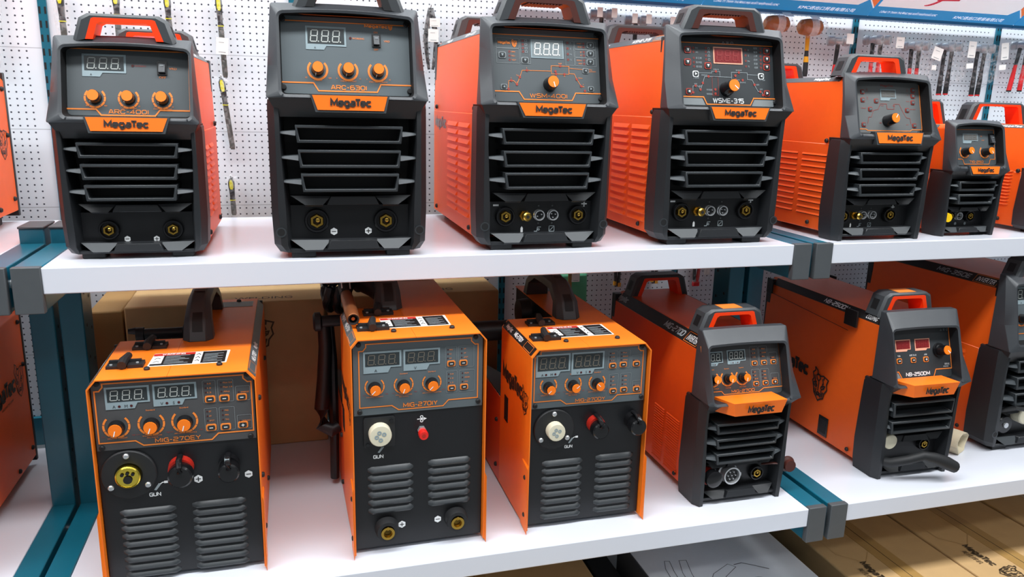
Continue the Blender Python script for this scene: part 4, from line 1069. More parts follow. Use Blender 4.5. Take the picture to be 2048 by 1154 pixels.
    FA = Frame((0, lb-.0016, 0), (1, 0, 0), (0, 0, 1), (0, -1, 0)); p.fr = FA
    art(p, FA, root)
    p.build('control_panel', root)
    return root

def mig_art(k):
    def art(p, fr, root):
        if k == 'EY':
            uL, uR, vT, vB, vD = .0075, .2105, .3065, .2210, .2122
            n = .0105
            p.stroke([(uL, vT-n), (uL+.006, vT-n), (uL+n, vT-.005), (uL+n, vT), (uR-n, vT), (uR-n, vT-.005), (uR-.005, vT-n), (uR, vT-n), (uR, vB), (.1625, vB), (.1535, vD), (.0635, vD), (.0535, vB-.001), (uL, vB-.001)], .0019, .0006, 'orange_print', True)
            p.text('MIG-270EY', .1085, .2143, .0066, .0006, 'orange_print', width=.060, bold=.012)
            D = ((.0200, .0765), (.0805, .1375)); dv = (.2765, .3010, .2685); kv = .2415; ks = (.0310, .0755, .1190); kr = .0120; rr_ = (.0150, .0178)
            bl = [(.1455, .2685, .1625, .3015, ('0.8', '1.0', '1.2')), (.1655, .2685, .1860, .3015, ('Flux 0.8', 'Flux 1.0', 'Alloy')), (.1890, .2685, .2085, .2900, ('SYNERGIC',)), (.1455, .2250, .1625, .2600, ('2T', '4T', 'SPOT')), (.1655, .2250, .1860, .2600, ('MIG', 'MMA', 'TIG')), (.1890, .2250, .2085, .2460, ('WIRE INCH',))]
            bt = [(.1545, .2735, '-'), (.1735, .2735, '-'), (.1970, .2735, '-'), (.1535, .2305, '-'), (.1730, .2300, '-'), (.1965, .2310, '+')]
            lets = ('AM', 'VS'); dig = 'seg_digit'; ln = .011; pts = (-105, -110, -105)
            sc = [(.0105, .2130), (.206, .2125), (.0115, .3070), (.2055, .3070)]
        elif k == 'IY':
            uL, uR, vT, vB, vD = .0125, .1935, .3420, .2445, .2355
            n = .0105
            p.stroke([(uL, vT-n), (uL+.006, vT-n), (uL+n, vT-.005), (uL+n, vT), (uR-n, vT), (uR-n, vT-.005), (uR-.005, vT-n), (uR, vT-n), (uR, vB), (.1475, vB), (.1390, vD), (.0705, vD), (.0605, vB-.0015), (uL, vB-.0015)], .0017, .0006, 'orange_print', True)
            p.text('MIG-270IY', .1040, .2380, .0075, .0006, 'orange_print', width=.053, bold=.02)
            D = ((.0190, .0753), (.0785, .1340)); dv = (.3045, .3300, .2965); kv = .2730; ks = (.0350, .0785, .1215); kr = .0108; rr_ = (.0130, .0150)
            bl = [(.1425, .2960, .1600, .3300, ('MAG', 'DC', 'OP')), (.1625, .2960, .1870, .3300, ('2T', '4T', 'SPOT')), (.1440, .2565, .1610, .2910, ('0.8', '1.0', '1.2')), (.1640, .2565, .1885, .2910, ('FLUX', 'MIXED', 'MAG'))]
            bt = [(.1516, .3030, '-'), (.1705, .3030, '-'), (.1525, .2635, '-'), (.1720, .2640, '-')]
            lets = ('A', 'V'); dig = 'seg_digit_dim'; ln = .012; pts = (-135, -110, -135)
            sc = [(.0125, .2365), (.1945, .2380), (.0125, .3420), (.1895, .3430)]
        else:
            uL, uR, vT, vB, vD = .0085, .1955, .3105, .2270, .2185
            n = .0095
            p.stroke([(uL, vT-n), (uL+.006, vT-n), (uL+n, vT-.005), (uL+n, vT), (uR-n, vT), (uR-n, vT-.005), (uR-.005, vT-n), (uR, vT-n), (uR, vB), (.1530, vB), (.1440, vD), (.0640, vD), (.0540, vB-.001), (uL, vB-.001)], .0016, .0006, 'orange_print', True)
            p.text('MIG-270DY', .1055, .2200, .0060, .0006, 'orange_print', width=.052, bold=.012)
            D = ((.0105, .0680), (.0705, .1265)); dv = (.2750, .3050, .2675); kv = .2500; ks = (.0325, .0745, .1160); kr = .0098; rr_ = (.0125, .0148)
            bl = [(.1335, .2735, .1500, .3040, ('0.8', '1.0', '1.2')), (.1525, .2735, .1720, .3040, ('Flux', 'Solid', 'Alloy')), (.1750, .2735, .1930, .2940, ('GAS',)), (.1370, .2290, .1530, .2640, ('2T', '4T', 'SPOT')), (.1570, .2290, .1760, .2640, ('MIG', 'MMA', 'TIG')), (.1790, .2290, .1945, .2500, ('INCH',))]
            bt = [(.1420, .2788, '-'), (.1605, .2795, '-'), (.1840, .2792, '-'), (.1450, .2347, '-'), (.1640, .2355, '-'), (.1870, .2350, '+')]
            lets = ('AM', 'VS'); dig = 'seg_digit_dim'; ln = .016; pts = (-135, 40, 135)
            sc = [(.0110, .2195), (.1965, .2205), (.0115, .3085), (.1925, .3085)]
        for (a, b), l in zip(D, lets):
            display(root, fr, a, dv[0], b, dv[1], (b-.020, b-.016, dv[2]), letters=l, dig=dig, fw=.0028)
        for b in bl: ind_block(p, *b[:4], b[4], tmat='orange_print')
        for u, v, s in bt: button(root, fr, u, v, .0140 if k == 'EY' else .0125, .0100 if k == 'EY' else .0090, 'orange_print', s, 'print_white')
        for u, tx, pt in zip(ks, (('WELDING CURRENT',), ('WELDING VOLTAGE', 'ARC FORCE'), ('ARC CHARACTERISTICS',)), pts):
            uu, vv = u, kv
            scale_ring(p, uu, vv+.002, rr_[0], rr_[1], .0006, 'orange_print', tickmat='panel_warm')
            if u != ks[0]: p.text('Standard', uu, vv+rr_[1]+.0035, .0024, .0006, 'orange_print')
            for i, t in enumerate(tx): p.text(t, uu, vv-rr_[1]+.0012-.0029*i-(0 if k == 'EY' else .0012), .0020, .0006, 'orange_print')
            p.text('Low', uu-rr_[1], vv-rr_[1]*.75, .0018, .0006, 'print_red'); p.text('High', uu+rr_[1]+.003, vv-rr_[1]*.75, .0018, .0006, 'print_red')
            knob(root, fr, uu, vv, kr*.86, ln, pt)
        for u, v in sc: screw(root, fr, u, v, .0038)
    return art

def gun_mark(f, u, v, s=1):
    f.text('GUN', u, v, .0062*s, .0006, 'print_white', bold=.02)
    f.poly([(u-.001*s, v+.010*s), (u+.002*s, v+.009*s), (u+.009*s, v+.018*s), (u+.006*s, v+.020*s)], .0006, 'print_grey')
    f.stroke([(u+.007*s, v+.018*s), (u+.011*s, v+.0205*s), (u+.013*s, v+.0205*s)], .0014*s, .0006, 'print_white'); f.rect(u+.013*s, v+.0188*s, u+.018*s, v+.0225*s, .0006, 'print_white')

def torch_port(root, fr, u, v, rf, kind):
    m = MB(fr)
    if kind == 'brass':
        m.cyl(u, v, [(rf, 0), (rf, .003), (rf*.96, .0045), (rf*.5, .0045), (rf*.48, .002)], 'rubber', 40)
        o = m.build('torch_port', root)
        b = MB(fr); r = .0165
        b.cyl(u, v, [(r, .002), (r, .012), (r*.9, .0135), (r*.86, .012)], 'brass_bright', 32)
        b.disc(u, v-r*.2, r*.36, .0138, 'deep_black', 16)
        for i in (-1, 0, 1): b.disc(u+i*r*.42, v+r*.38-abs(i)*r*.1, r*.15, .0138, 'deep_black', 10)
        b.build('brass_insert', o)
    else:
        if kind == 'square':
            m.extr(m.rr(u-.0235, v-.0235, u+.0235, v+.0245, .003), 0, .004, 'rubber')
            for a, b in ((-.018, -.018), (.018, .018)): m.cyl(u+a, v+b, [(.003, .004), (.0028, .006)], 'gloss_black', 10)
        else: m.cyl(u, v, [(rf, 0), (rf, .003), (rf*.96, .0045)], 'rubber', 40)
        o = m.build('torch_port', root)
        b = MB(fr); r = .0170 if kind == 'square' else .0150
        b.cyl(u, v, [(r, .004), (r, .016), (r*.94, .018), (r*.84, .0182)], 'cap_cream', 28)
        for i in range(4): b.arc(u+r*.35*math.cos(i*1.4+.5), v+r*.35*math.sin(i*1.4+.5), r*.08, r*.2, 0, 360, .0186, 'seg_frame', 10)
        b.build('port_cap', o)
    if kind != 'square':
        for a in (92, 215, 325):
            t = math.radians(a); q = MB(fr); x, y = u+rf*.80*math.cos(t), v+rf*.80*math.sin(t)
            q.cyl(x, y, [(.0040, .0045), (.0040, .0065), (.003, .0075)], 'chrome', 14); q.rect(x-.0025, y-.0005, x+.0025, y+.0005, .0078, 'steel'); q.rect(x-.0005, y-.0025, x+.0005, y+.0025, .0079, 'steel'); q.build('screw', o)
    return o
def dust_cap(root, fr, u, v, r, body):
    m = MB(fr)
    m.cyl(u, v, [(r*1.05, 0), (r, .012)], body, 24); m.cyl(u+.001, v-.004, [(r*1.02, .012), (r*1.04, .014), (r*1.0, .026), (r*.85, .028)], 'gloss_black', 24)
    m.tube([fr(u, v+r*1.15, .002), fr(u, v+r*1.15, .02), fr(u+.001, v+r*.7, .030), fr(u+.001, v+r*.2, .030)], .0042, 8, 'gloss_black', .45)
    return m.build('dust_cap', root)

def lower_EY():
    def marks(f):
        gun_mark(f, .0722, .1318); hexmark(f, .1310, .1520, .0064, '+', .0006); hexmark(f, .2000, .1520, .0060, '-', .0006)
    def parts(root, fr):
        torch_port(root, fr, .0410, .1700, .0365, 'brass'); dust_cap(root, fr, .1095, .1735, .0165, 'cap_red'); dust_cap(root, fr, .1740, .1720, .0145, 'gloss_black')
        m = MB(fr); m.bx(.1700, .1820, .1765, .1890, .010, .024, 'print_grey'); m.build('label_flag', root)
    return dict(vents=[(.0240, .1108, .0985, 9, .01235, .0085), (.1200, .1120, .1945, 9, .01235, .0085)], marks=marks, parts=parts)
def lower_IY():
    def marks(f):
        gun_mark(f, .0390, .1580); hexmark(f, .0742, .0415, .0062, '+', .0006); hexmark(f, .1315, .0425, .0060, '-', .0006)
        u, v = .1060, .2165
        for dv in (-.0032, .0032): f.arc(u, v+dv, .0014, .0026, 0, 360, .0006, 'print_white', 14)
        f.rect(u-.007, v-.0007, u+.004, v+.0007, .0007, 'print_white'); f.poly([(u+.003, v-.0025), (u+.008, v), (u+.003, v+.0025)], .0007, 'print_white')
    def parts(root, fr):
        torch_port(root, fr, .0410, .2015, .03, 'square')
        m = MB(fr); m.cyl(.1060, .1985, [(.0068, 0), (.0068, .006)], 'chrome', 6); m.cyl(.1065, .1955, [(.0072, .006), (.0075, .016), (.0066, .018)], 'nut_red', 14); m.disc(.1065, .1955, .003, .0183, 'cap_red', 10); m.build('red_gas_connector', root)
        for u, v in ((.0500, .0400), (.1605, .0420)):
            o = MB(fr); o.cyl(u, v, [(.0185, 0), (.0180, .010), (.0160, .016), (.0105, .016), (.010, .008)], 'rubber', 28); so = o.build('socket', root)
            b = MB(fr); b.cyl(u, v-.002, [(.0105, .010), (.0105, .0175), (.0068, .0175), (.0066, .012)], 'brass', 22); b.cyl(u, v-.002, [(.0066, .0118), (.006, .012)], 'deep_black', 12); b.bx(u-.0012, v+.004, u+.0012, v+.0095, .0172, .0185, 'brass'); b.build('brass_insert', so)
    return dict(vents=[(.0225, .1400, .0930, 6, .01375, .0095), (.1160, .1415, .1845, 6, .01375, .0095)], marks=marks, parts=parts)
def lower_DY():
    def marks(f):
        gun_mark(f, .0715, .1400, .9)
        f.poly([(.1265, .158), (.131, .160), (.1335, .166), (.131, .168), (.130, .163)], .0006, 'print_white'); f.poly([(.1985, .163), (.2005, .165), (.2005, .172), (.1995, .172)], .0006, 'print_white')
    def parts(root, fr):
        torch_port(root, fr, .0445, .1765, .0345, 'cream'); dust_cap(root, fr, .1165, .1800, .0140, 'cap_red'); dust_cap(root, fr, .1830, .1800, .0140, 'gloss_black')
    return dict(vents=[(.0268, .1160, .0980, 8, .01365, .0090), (.1212, .1170, .1890, 8, .01365, .0090)], marks=marks, parts=parts)

sheet_welder('dark-panelled orange welder with a gold torch port, leftmost on the middle lower shelf', (.057, -.075, 0), -.5, .2175, .3155, .425, 'panel_warm', .2085, mig_art('EY'), lower_EY(), (.070, .045, .176, .103),
             stripes=[('MIG-270EY', .085, .045, 'print_white'), ('MegaTec', .14, .03, 'print_white')], spindle=(.018, .27, .300), stripe_col='panel_mid', spr=.009)
sheet_welder('tallest sheet-metal welder, with a red gas nipple, second on the middle lower shelf', (.407, -.082, 0), .5, .205, .352, .43, 'panel_grey', .2305, mig_art('IY'), lower_IY(), (.054, .052, .160, .109), cham=.0115,
             text_side=(.11, .222, .026, .115, .035, .045), stripes=[('MIG-270IY', .090, .045, 'print_white'), ('MegaTec', .145, .035, 'print_white')], spindle=None, stripe_col='panel_mid', hx=.385, slot=(.142, .168, .150, .190))
sheet_welder('grey-panelled orange welder with red and black dust caps, third on the middle lower shelf', (.686, -.076, 0), -.4, .2055, .317, .43, 'panel_grey', .2140, mig_art('DY'), lower_DY(), (.059, .056, .162, .118), cham=.0125,
             text_side=(.105, .215, .030, .120, .030, .048), stripes=[('MIG-270DY', .090, .045, 'print_white'), ('MegaTec', .145, .035, 'print_white')], spindle=(-.055, .255, .275), stripe_col='ink_black', slot=(.128, .150, .142, .188))

# ---------------- left bay machines: only their right sides are in view
def side_welder(label, loc, W, H, D, txt, group):
    root = thing('welding_machine', label, 'welding machine', loc, 0, group)
    m = MB(); sec = [(0, .022), (0, H-.016), (.014, H), (W-.014, H), (W, H-.016), (W, .022)]
    m.loft([[(x, .02, z) for x, z in sec], [(x, D, z) for x, z in sec]], 'orange_sheet')
    FRs = Frame((W, 0, 0), (0, 1, 0), (0, 0, 1), (1, 0, 0)); m.fr = FRs
    m.text('MegaTec', D-.135, txt[0], txt[1], .0006, 'badge_ink', width=txt[1]*4.6, bold=.03); m.tiger(D-.042, txt[0]+txt[1]*.45, txt[1]*2.2, .0006, 'badge_ink', .0017)
    m.text('WELDING MACHINE', D-.115, txt[0]-.012, .0045, .0006, 'badge_ink', width=.06)
    m.build('housing', root, bevel=.001, seg=1)
    f = MB(); f.box(-.003, 0, .012, W+.003, .022, H+.004, 'lower_black'); f.box(.012, -.004, H*.55, W-.012, 0, H-.01, 'panel_mid')
    for i in range(3): f.box(.02, -.006, H*.2+i*.03, W-.02, 0, H*.2+i*.03+.02, 'louvre_black')
    f.build('front_bezel', root, bevel=.002)
    b = MB(); b.box(-.001, D-.004, .012, W+.0012, D+.004, H-.002, 'lower_black'); b.build('rear_panel', root, bevel=.001, seg=1)
    for y in (.04, D-.07):
        for x in (.02, W-.05):
            q = MB(); q.prism([(x, y), (x+.03, y), (x+.03, y+.04), (x, y+.04)], 'z', 0, .022, 'rubber'); q.build('foot', root, bevel=.002)
    handle_arch(root, W*.2, W*.8, W*.3, W*.7, H-.001, H+.04, .05, .085)
    for y, z in ((D-.020, .045), (D-.018, H-.11), (D-.10, .035), (D-.02, H-.03)): screw(root, FRs, y, z, .0042, 'rubber', .004)
    return root
side_welder('orange welder at the left edge on the upper shelf, only its printed side in view', (-.36, .03, Z1), .215, .268, .415, (.135, .028), UP)
side_welder('orange welder at the left edge on the lower shelf, behind the teal posts', (-.36, -.03, 0), .213, .318, .41, (.175, .030), LOW)

# ------------------------------------------------------------------ shelves and frames
BAYS = [(-1.28, -.0805), (0, 1.2), (1.2815, 2.48)]
names = ['left-hand', 'middle', 'right-hand']
for i, (a, b) in enumerate(BAYS):
    m = MB(); m.box(a, 0, Z1-.0375, b, SHELF_BACK, Z1, 'white_shelf'); o = m.build('shelf', None, bevel=.0016)
    tag(o, 'glossy white upper shelf board of the %s bay' % names[i], 'shelf', 'white shelf boards')
    m = MB(); m.box(a, FY, -.0345, b, SHELF_BACK, 0, 'white_shelf'); o = m.build('shelf', None, bevel=.0016)
    tag(o, 'deeper white lower shelf board of the %s bay' % names[i], 'shelf', 'white shelf boards')

def frame(label, xa, xb, side):
    root = thing('shelving_rack', label, 'rack', (0, 0, 0), 0, 'teal steel racks')
    m = MB(); m.box(xa, .20, FLOOR, xb, .262, Z1+.024, 'teal')
    for fx, s_ in ((xa-.0004, -1), (xb+.0004, 1)):
        for i in range(16):
            z = FLOOR+.06+i*.055
            m.fr = Frame((fx, 0, 0), (0, 1, 0), (0, 0, 1), (s_, 0, 0))
            m.disc(.216, z, .0032, .0002, 'deep_black', 10); m.disc(.246, z-.012, .0032, .0002, 'deep_black', 10)
    m.build('post', root, bevel=.002)
    c = MB(); c.box(xa-.001, .198, Z1+.0235, xb+.001, .264, Z1+.0275, 'cap_grey'); c.build('post_cap', root, bevel=.0015)
    for z, yf, h in ((Z1+.0005, 0, .064), (.001, FY, .066)):
        a = MB(); a.prism([(yf+.004, z-h), (.20, z-h-.002), (.20, z), (yf+.004, z)], 'x', xa, xb, 'teal'); a.build('arm', root, bevel=.0015)
        e = MB(); e.box(xa-.0006, yf-.002, z-h-.001, xb+.0006, yf+.010, z+.0008, 'cap_grey'); e.build('end_cap', root, bevel=.0012)
        for yy in (yf+.022, .165):
            s = MB(); xx, s_ = (xb, 1) if side > 0 else (xa, -1)
            s.ringcyl((xx, yy, z-.026), (s_, 0, 0), [(.0065, 0), (.0065, .0012), (.0045, .0014), (.0045, .005)], 10, 'chrome'); s.build('bolt', root)
    return root
frame('teal steel rack at the right end of the left-hand bay', -.0795, -.0435, 1)
frame('teal steel rack at the left end of the middle bay', -.0360, -.0005, -1)
frame('teal steel rack at the right end of the middle bay', 1.2005, 1.2355, 1)
frame('teal steel rack at the left end of the right-hand bay', 1.2465, 1.2810, -1)

# ------------------------------------------------------------------ perforated back wall
def peg_mat():
    m = bpy.data.materials.new('pegboard'); m.use_nodes = True; nt = m.node_tree; b = nt.nodes['Principled BSDF']
    tc = nt.nodes.new('ShaderNodeTexCoord'); sp = nt.nodes.new('ShaderNodeSeparateXYZ'); nt.links.new(tc.outputs['Object'], sp.inputs[0])
    def M(op, a, bb=None, c=None):
        n = nt.nodes.new('ShaderNodeMath'); n.operation = op
        for i, v in enumerate((a, bb, c)):
            if v is None: continue
            if isinstance(v, (int, float)): n.inputs[i].default_value = v
            else: nt.links.new(v, n.inputs[i])
        return n.outputs[0]
    P = .012672
    x, z = sp.outputs['X'], sp.outputs['Z']
    fx = M('SUBTRACT', M('FRACT', M('DIVIDE', M('SUBTRACT', x, -.0129), P)), .5)
    fz = M('SUBTRACT', M('FRACT', M('DIVIDE', M('SUBTRACT', z, .0123), P)), .5)
    d = M('SQRT', M('ADD', M('MULTIPLY', fx, fx), M('MULTIPLY', fz, fz)))
    hole = nt.nodes.new('ShaderNodeMapRange'); hole.inputs[1].default_value = .115; hole.inputs[2].default_value = .150; hole.inputs[3].default_value = 1; hole.inputs[4].default_value = 0
    nt.links.new(d, hole.inputs[0])
    # no holes close to the uprights
    bx = M('ABSOLUTE', M('SUBTRACT', M('FRACT', M('DIVIDE', M('ADD', x, .0977+.2275), .4550)), .5))
    mask = M('GREATER_THAN', bx, .057)
    seam = M('LESS_THAN', M('ABSOLUTE', M('SUBTRACT', M('FRACT', M('ADD', M('DIVIDE', M('SUBTRACT', z, .0123), P*12), .5)), .5)), .0055)
    dark = M('MAXIMUM', M('MULTIPLY', hole.outputs[0], mask), M('MULTIPLY', seam, .38))
    mx = nt.nodes.new('ShaderNodeMix'); mx.data_type = 'RGBA'; mx.inputs[6].default_value = lin('#e4ebf2'); mx.inputs[7].default_value = lin('#39414d')
    nt.links.new(dark, mx.inputs[0]); nt.links.new(mx.outputs[2], b.inputs['Base Color']); b.inputs['Roughness'].default_value = .42
    MATS['pegboard'] = m
peg_mat()
m = MB(); m.box(-1.3, WALL, FLOOR, 3.2, WALL+.02, 1.7, 'pegboard'); struct(m.build('wall_back'))
for i in range(9):
    xc = -.0977-.4550+.4550*i
    m = MB(); m.box(xc-.0075, WALL-.006, FLOOR, xc+.0075, WALL-.0005, 1.7, 'teal')
    for j in range(46):
        z = .10+.02534*j
        for s_ in (-1, 1): m.box(xc+s_*.0048-.0017, WALL-.0064, z, xc+s_*.0048+.0017, WALL-.0059, z+.0127, 'deep_black')
    struct(m.build('trim_%d' % (i+1)))
m = MB(); m.box(-3, -4, FLOOR-.02, 4.5, WALL+.02, FLOOR, 'floor_tile'); struct(m.build('floor'))
m = MB(); m.box(-1.25, WALL-.012, -.03, 2.45, WALL-.001, .03, 'teal'); struct(m.build('trim_10'))

# ------------------------------------------------------------------ header signs
def header(label, xa, xb, full=True):
    root = thing('header_sign', label, 'sign', (wx(xa), .5046, wz(.896)+.0085), 0, 'blue and white header signs')
    W = (xb-xa)*1.0597; V = Vector((0, -1.28, 1)).normalized(); N = Vector((0, -1, -1.28)).normalized()
    fr = Frame((0, 0, .004), (1, 0, 0), V, N)
    H = .30
    b = MB(fr)
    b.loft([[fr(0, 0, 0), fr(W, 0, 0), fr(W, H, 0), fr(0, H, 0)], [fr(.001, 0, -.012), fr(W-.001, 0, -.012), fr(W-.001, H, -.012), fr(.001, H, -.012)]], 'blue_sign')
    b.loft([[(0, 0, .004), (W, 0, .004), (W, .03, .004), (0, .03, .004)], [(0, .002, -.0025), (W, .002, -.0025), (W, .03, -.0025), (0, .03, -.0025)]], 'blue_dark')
    b.build('sign_box', root)  # sign body; its brightness comes from the emission added to its colours
    a = MB(fr)
    vb = .033
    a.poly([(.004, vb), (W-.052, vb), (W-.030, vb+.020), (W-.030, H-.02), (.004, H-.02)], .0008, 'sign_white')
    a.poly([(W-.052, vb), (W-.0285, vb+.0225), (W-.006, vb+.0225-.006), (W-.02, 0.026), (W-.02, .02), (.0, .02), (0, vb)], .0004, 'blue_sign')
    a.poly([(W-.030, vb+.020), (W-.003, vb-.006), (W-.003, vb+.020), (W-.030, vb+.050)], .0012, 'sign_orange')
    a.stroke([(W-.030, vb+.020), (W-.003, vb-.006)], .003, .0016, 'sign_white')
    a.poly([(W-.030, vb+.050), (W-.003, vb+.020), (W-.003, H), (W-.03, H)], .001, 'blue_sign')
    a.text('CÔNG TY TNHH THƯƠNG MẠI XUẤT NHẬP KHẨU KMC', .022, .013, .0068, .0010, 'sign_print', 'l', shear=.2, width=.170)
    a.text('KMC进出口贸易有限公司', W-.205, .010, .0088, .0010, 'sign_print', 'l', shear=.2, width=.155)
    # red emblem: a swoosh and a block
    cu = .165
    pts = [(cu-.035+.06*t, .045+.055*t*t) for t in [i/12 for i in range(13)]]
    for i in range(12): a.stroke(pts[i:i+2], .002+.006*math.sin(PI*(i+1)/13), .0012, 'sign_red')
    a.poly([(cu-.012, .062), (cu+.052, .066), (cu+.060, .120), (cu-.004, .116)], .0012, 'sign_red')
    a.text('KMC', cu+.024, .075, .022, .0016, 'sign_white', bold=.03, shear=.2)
    a.build('printed_face', root)
    return root
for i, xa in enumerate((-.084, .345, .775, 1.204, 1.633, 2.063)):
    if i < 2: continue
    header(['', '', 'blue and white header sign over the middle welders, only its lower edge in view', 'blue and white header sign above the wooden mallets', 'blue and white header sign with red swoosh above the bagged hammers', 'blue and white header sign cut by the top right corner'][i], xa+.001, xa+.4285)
for lab, x, z in (('small white price card below the sign, left of two', 1.4168, .9010), ('small white price card below the sign, right of two', 1.4871, .8985)):
    x, z = wx(x), wz(z); m = MB(); m.add([(x-.012, .507, z+.004), (x+.012, .507, z+.004), (x+.012, .488, z-.008), (x-.012, .488, z-.008)], [(3, 2, 1, 0)], 'paper_white'); tag(m.build('price_card'), lab, 'card', 'price cards under the sign')

# ------------------------------------------------------------------ tools hanging on the wall
WY = WALL-.012
def hook(root, x, z, ln=.035):
    m = MB(); m.tube([(x, WALL-.001-root.location.y, z), (x, WALL-ln-root.location.y, z), (x, WALL-ln-.006-root.location.y, z+.006)], .0012, 6, 'chrome'); return m.build('wall_hook', root)
def bag(root, pts, y0=-.010, y1=.008, name='plastic_bag'):
    """crumpled clear sleeve around an outline given in local x, z"""
    m = MB(); n = len(pts); random.seed(int(abs(pts[0][0])*1e4)+n)
    cx = sum(p[0] for p in pts)/n; cz = sum(p[1] for p in pts)/n
    loops = []
    for k, (s, y) in enumerate(((1, 0), (.82, y0), (.45, y0-.003), (.1, y0))):
        loops.append([(cx+(p[0]-cx)*s+random.uniform(-.002, .002)*(k > 0), y+random.uniform(-.004, .004)*(k > 0), cz+(p[1]-cz)*s+random.uniform(-.002, .002)*(k > 0)) for p in pts])
    m.loft(loops, 'clear_bag', False, True)
    return m.build(name, root)
def tagcard(root, x, z, w, h, y=-.013, rot=0, line=True):
    c, s = math.cos(math.radians(rot)), math.sin(math.radians(rot))
    m = MB(Frame((x, y, z), (c, 0, s), (-s, 0, c), (0, -1, 0))); m.bx(-w/2, -h/2, w/2, h/2, 0, .0006, 'paper_white')
    if line: m.rect(-w*.3, -h*.38, w*.3, -h*.34, .0009, 'print_grey'); m.rect(-w*.3, h*.2, w*.15, h*.23, .0009, 'print_grey')
    return m.build('price_tag', root)

def file_tool(label, x, ztop, L, tilt, card=None, hl=.040):
    root = thing('hand_file', label, 'file', (wx(x), WY-.012, wz(ztop)), 0, 'bagged files hanging on the pegboard')
    t = math.tan(math.radians(tilt))
    def X(z): return -z*t
    m = MB()
    loops = [[(X(z)-w, -.005*k, z), (X(z)+w, -.005*k, z), (X(z)+w, .005*k, z), (X(z)-w, .005*k, z)] for z, w, k in ((0, .003, .6), (-.006, .0058, 1), (-hl*.5, .0064, 1.1), (-hl, .0052, 1), (-hl*1.5, .0045, .9), (-hl*1.62, .0052, .9), (-hl*1.7, .0048, .8))]
    m.loft(loops, 'grip_black'); h = m.build('file_grip', root, bevel=.0012)
    y = MB(); y.loft([[(X(z)-w, -.0068, z), (X(z)+w, -.0068, z), (X(z)+w*.8, -.0052, z), (X(z)-w*.8, -.0052, z)] for z, w in ((-.003, .0016), (-.008, .0036), (-hl*.7, .0036), (-hl*.85, .002))], 'tool_yellow'); y.build('yellow_inlay', h)
    b = MB(); z0 = -hl*1.7
    b.loft([[(X(z)-w, -.0025, z), (X(z)+w, -.0025, z), (X(z)+w, .0025, z), (X(z)-w, .0025, z)] for z, w in ((z0, .0046), (z0-.01, .0052), (-L*.95, .0050), (-L, .0038))], 'file_steel'); b.box(X(z0)-.0055, -.0045, z0-.0014, X(z0)+.0055, .0045, z0+.0004, 'tool_yellow'); b.build('file_blade', root)
    bag(root, [(X(0)-.012, .004), (X(0)+.013, .006), (X(-L*.3)+.014, -L*.3), (X(-L*.7)+.013, -L*.7), (X(-L)+.012, -L-.004), (X(-L)-.012, -L-.005), (X(-L*.6)-.012, -L*.6), (X(-L*.3)-.013, -L*.3)])
    if card: tagcard(root, X(card[0])+card[1], card[0], .022, .032, rot=-4)
    hook(root, 0, .001, .022)
    return root
file_tool('bagged file hanging beside the teal strip, yellow handle end', -.0405, .872, .10, 1, hl=.036)
file_tool('bagged yellow-handled file above the handle of the shorter upper welder, left one', .1315-.082, .865, .10, 0, hl=.022)
file_tool('bagged yellow-handled file above the handle of the shorter upper welder, right one', .1346, .866, .10, 1, hl=.024)
file_tool('bagged yellow-handled file with a white tag right of the shorter upper welder', .2225, .872, .155, 2, (-.095, 0), hl=.033)
file_tool('slanting bagged yellow-handled file below the tagged one', .2195, .724, .140, 6, hl=.030)
file_tool('lowest bagged yellow-handled file, just above the shelf', .2262, .536, .076, 2, hl=.026)
file_tool('bagged file with white tag at the top left corner', -.1420, .880, .155, -4, (-.09, -.004), hl=.040)
# green-yellow bits near the left machine
def bagged_tool(label, name, cat, x, ztop, build, group=None):
    root = thing(name, label, cat, (wx(x), WY-.014, wz(ztop)), 0, group); build(root); hook(root, 0, .001, .026); return root
def b_scissor(root):
    m = MB()
    for s_ in (-1, 1): m.tube([(s_*.002, 0, 0), (s_*.006, 0, -.03), (s_*.012, 0, -.06), (s_*.008, 0, -.10), (s_*.004, 0, -.125)], [.004, .006, .005, .004, .003], 8, 'grip_black')
    m.build('tool_body', root)
    bag(root, [(-.026, -.004), (-.008, .012), (.014, .010), (.030, -.012), (.028, -.07), (.024, -.13), (-.022, -.135), (-.028, -.06)])
    tagcard(root, .006, -.030, .022, .017); tagcard(root, .003, -.056, .022, .026)
bagged_tool('bagged black hand tool with two white tags between the two tall welders', 'pliers', 'pliers', .6205, .872, b_scissor)

def hammer_mesh(root, x, rot, headmat, r, hl, z0, handle, hh, tilt=0, hy=0, name='hammer_head'):
    """head along a turned axis, handle hanging down"""
    ax = Vector((math.cos(math.radians(rot)), -math.sin(math.radians(rot)), 0))
    m = MB(); c = Vector((x, hy, z0))-ax*hl/2
    m.ringcyl(c, ax, [(r*.8, 0), (r, .002), (r, hl*.28), (r*.72, hl*.34), (r*.72, hl*.66), (r, hl*.72), (r, hl-.002), (r*.8, hl)], 18, headmat); hd = m.build(name, root)
    h = MB(); t = math.tan(math.radians(tilt)); zz = z0; pos = 0
    P = [(0, .0055), (.25, .005), (.5, .0055), (.6, .0065), (.85, .0068), (1, .0055)]
    for (a, b, mt) in handle:
        loops = []
        for k in range(5):
            f = a+(b-a)*k/4
            w = [p[1] for p in P if p[0] <= f+1e-6][-1]
            z = z0-hh*f
            loops.append([(x-(z-z0)*t+w*1.0*math.cos(2*PI*j/10), hy+w*.8*math.sin(2*PI*j/10), z) for j in range(10)])
        h.loft(loops, mt)
    h.build('hammer_shaft', root)
def bag_head(root, w, h): bag(root, [(-w, 0), (-w*.8, h*.45), (0, h*.55), (w*.8, h*.5), (w*1.05, 0), (w*.7, -h*.5), (w*.2, -h*.75), (-w*.4, -h*.6)], -.026)
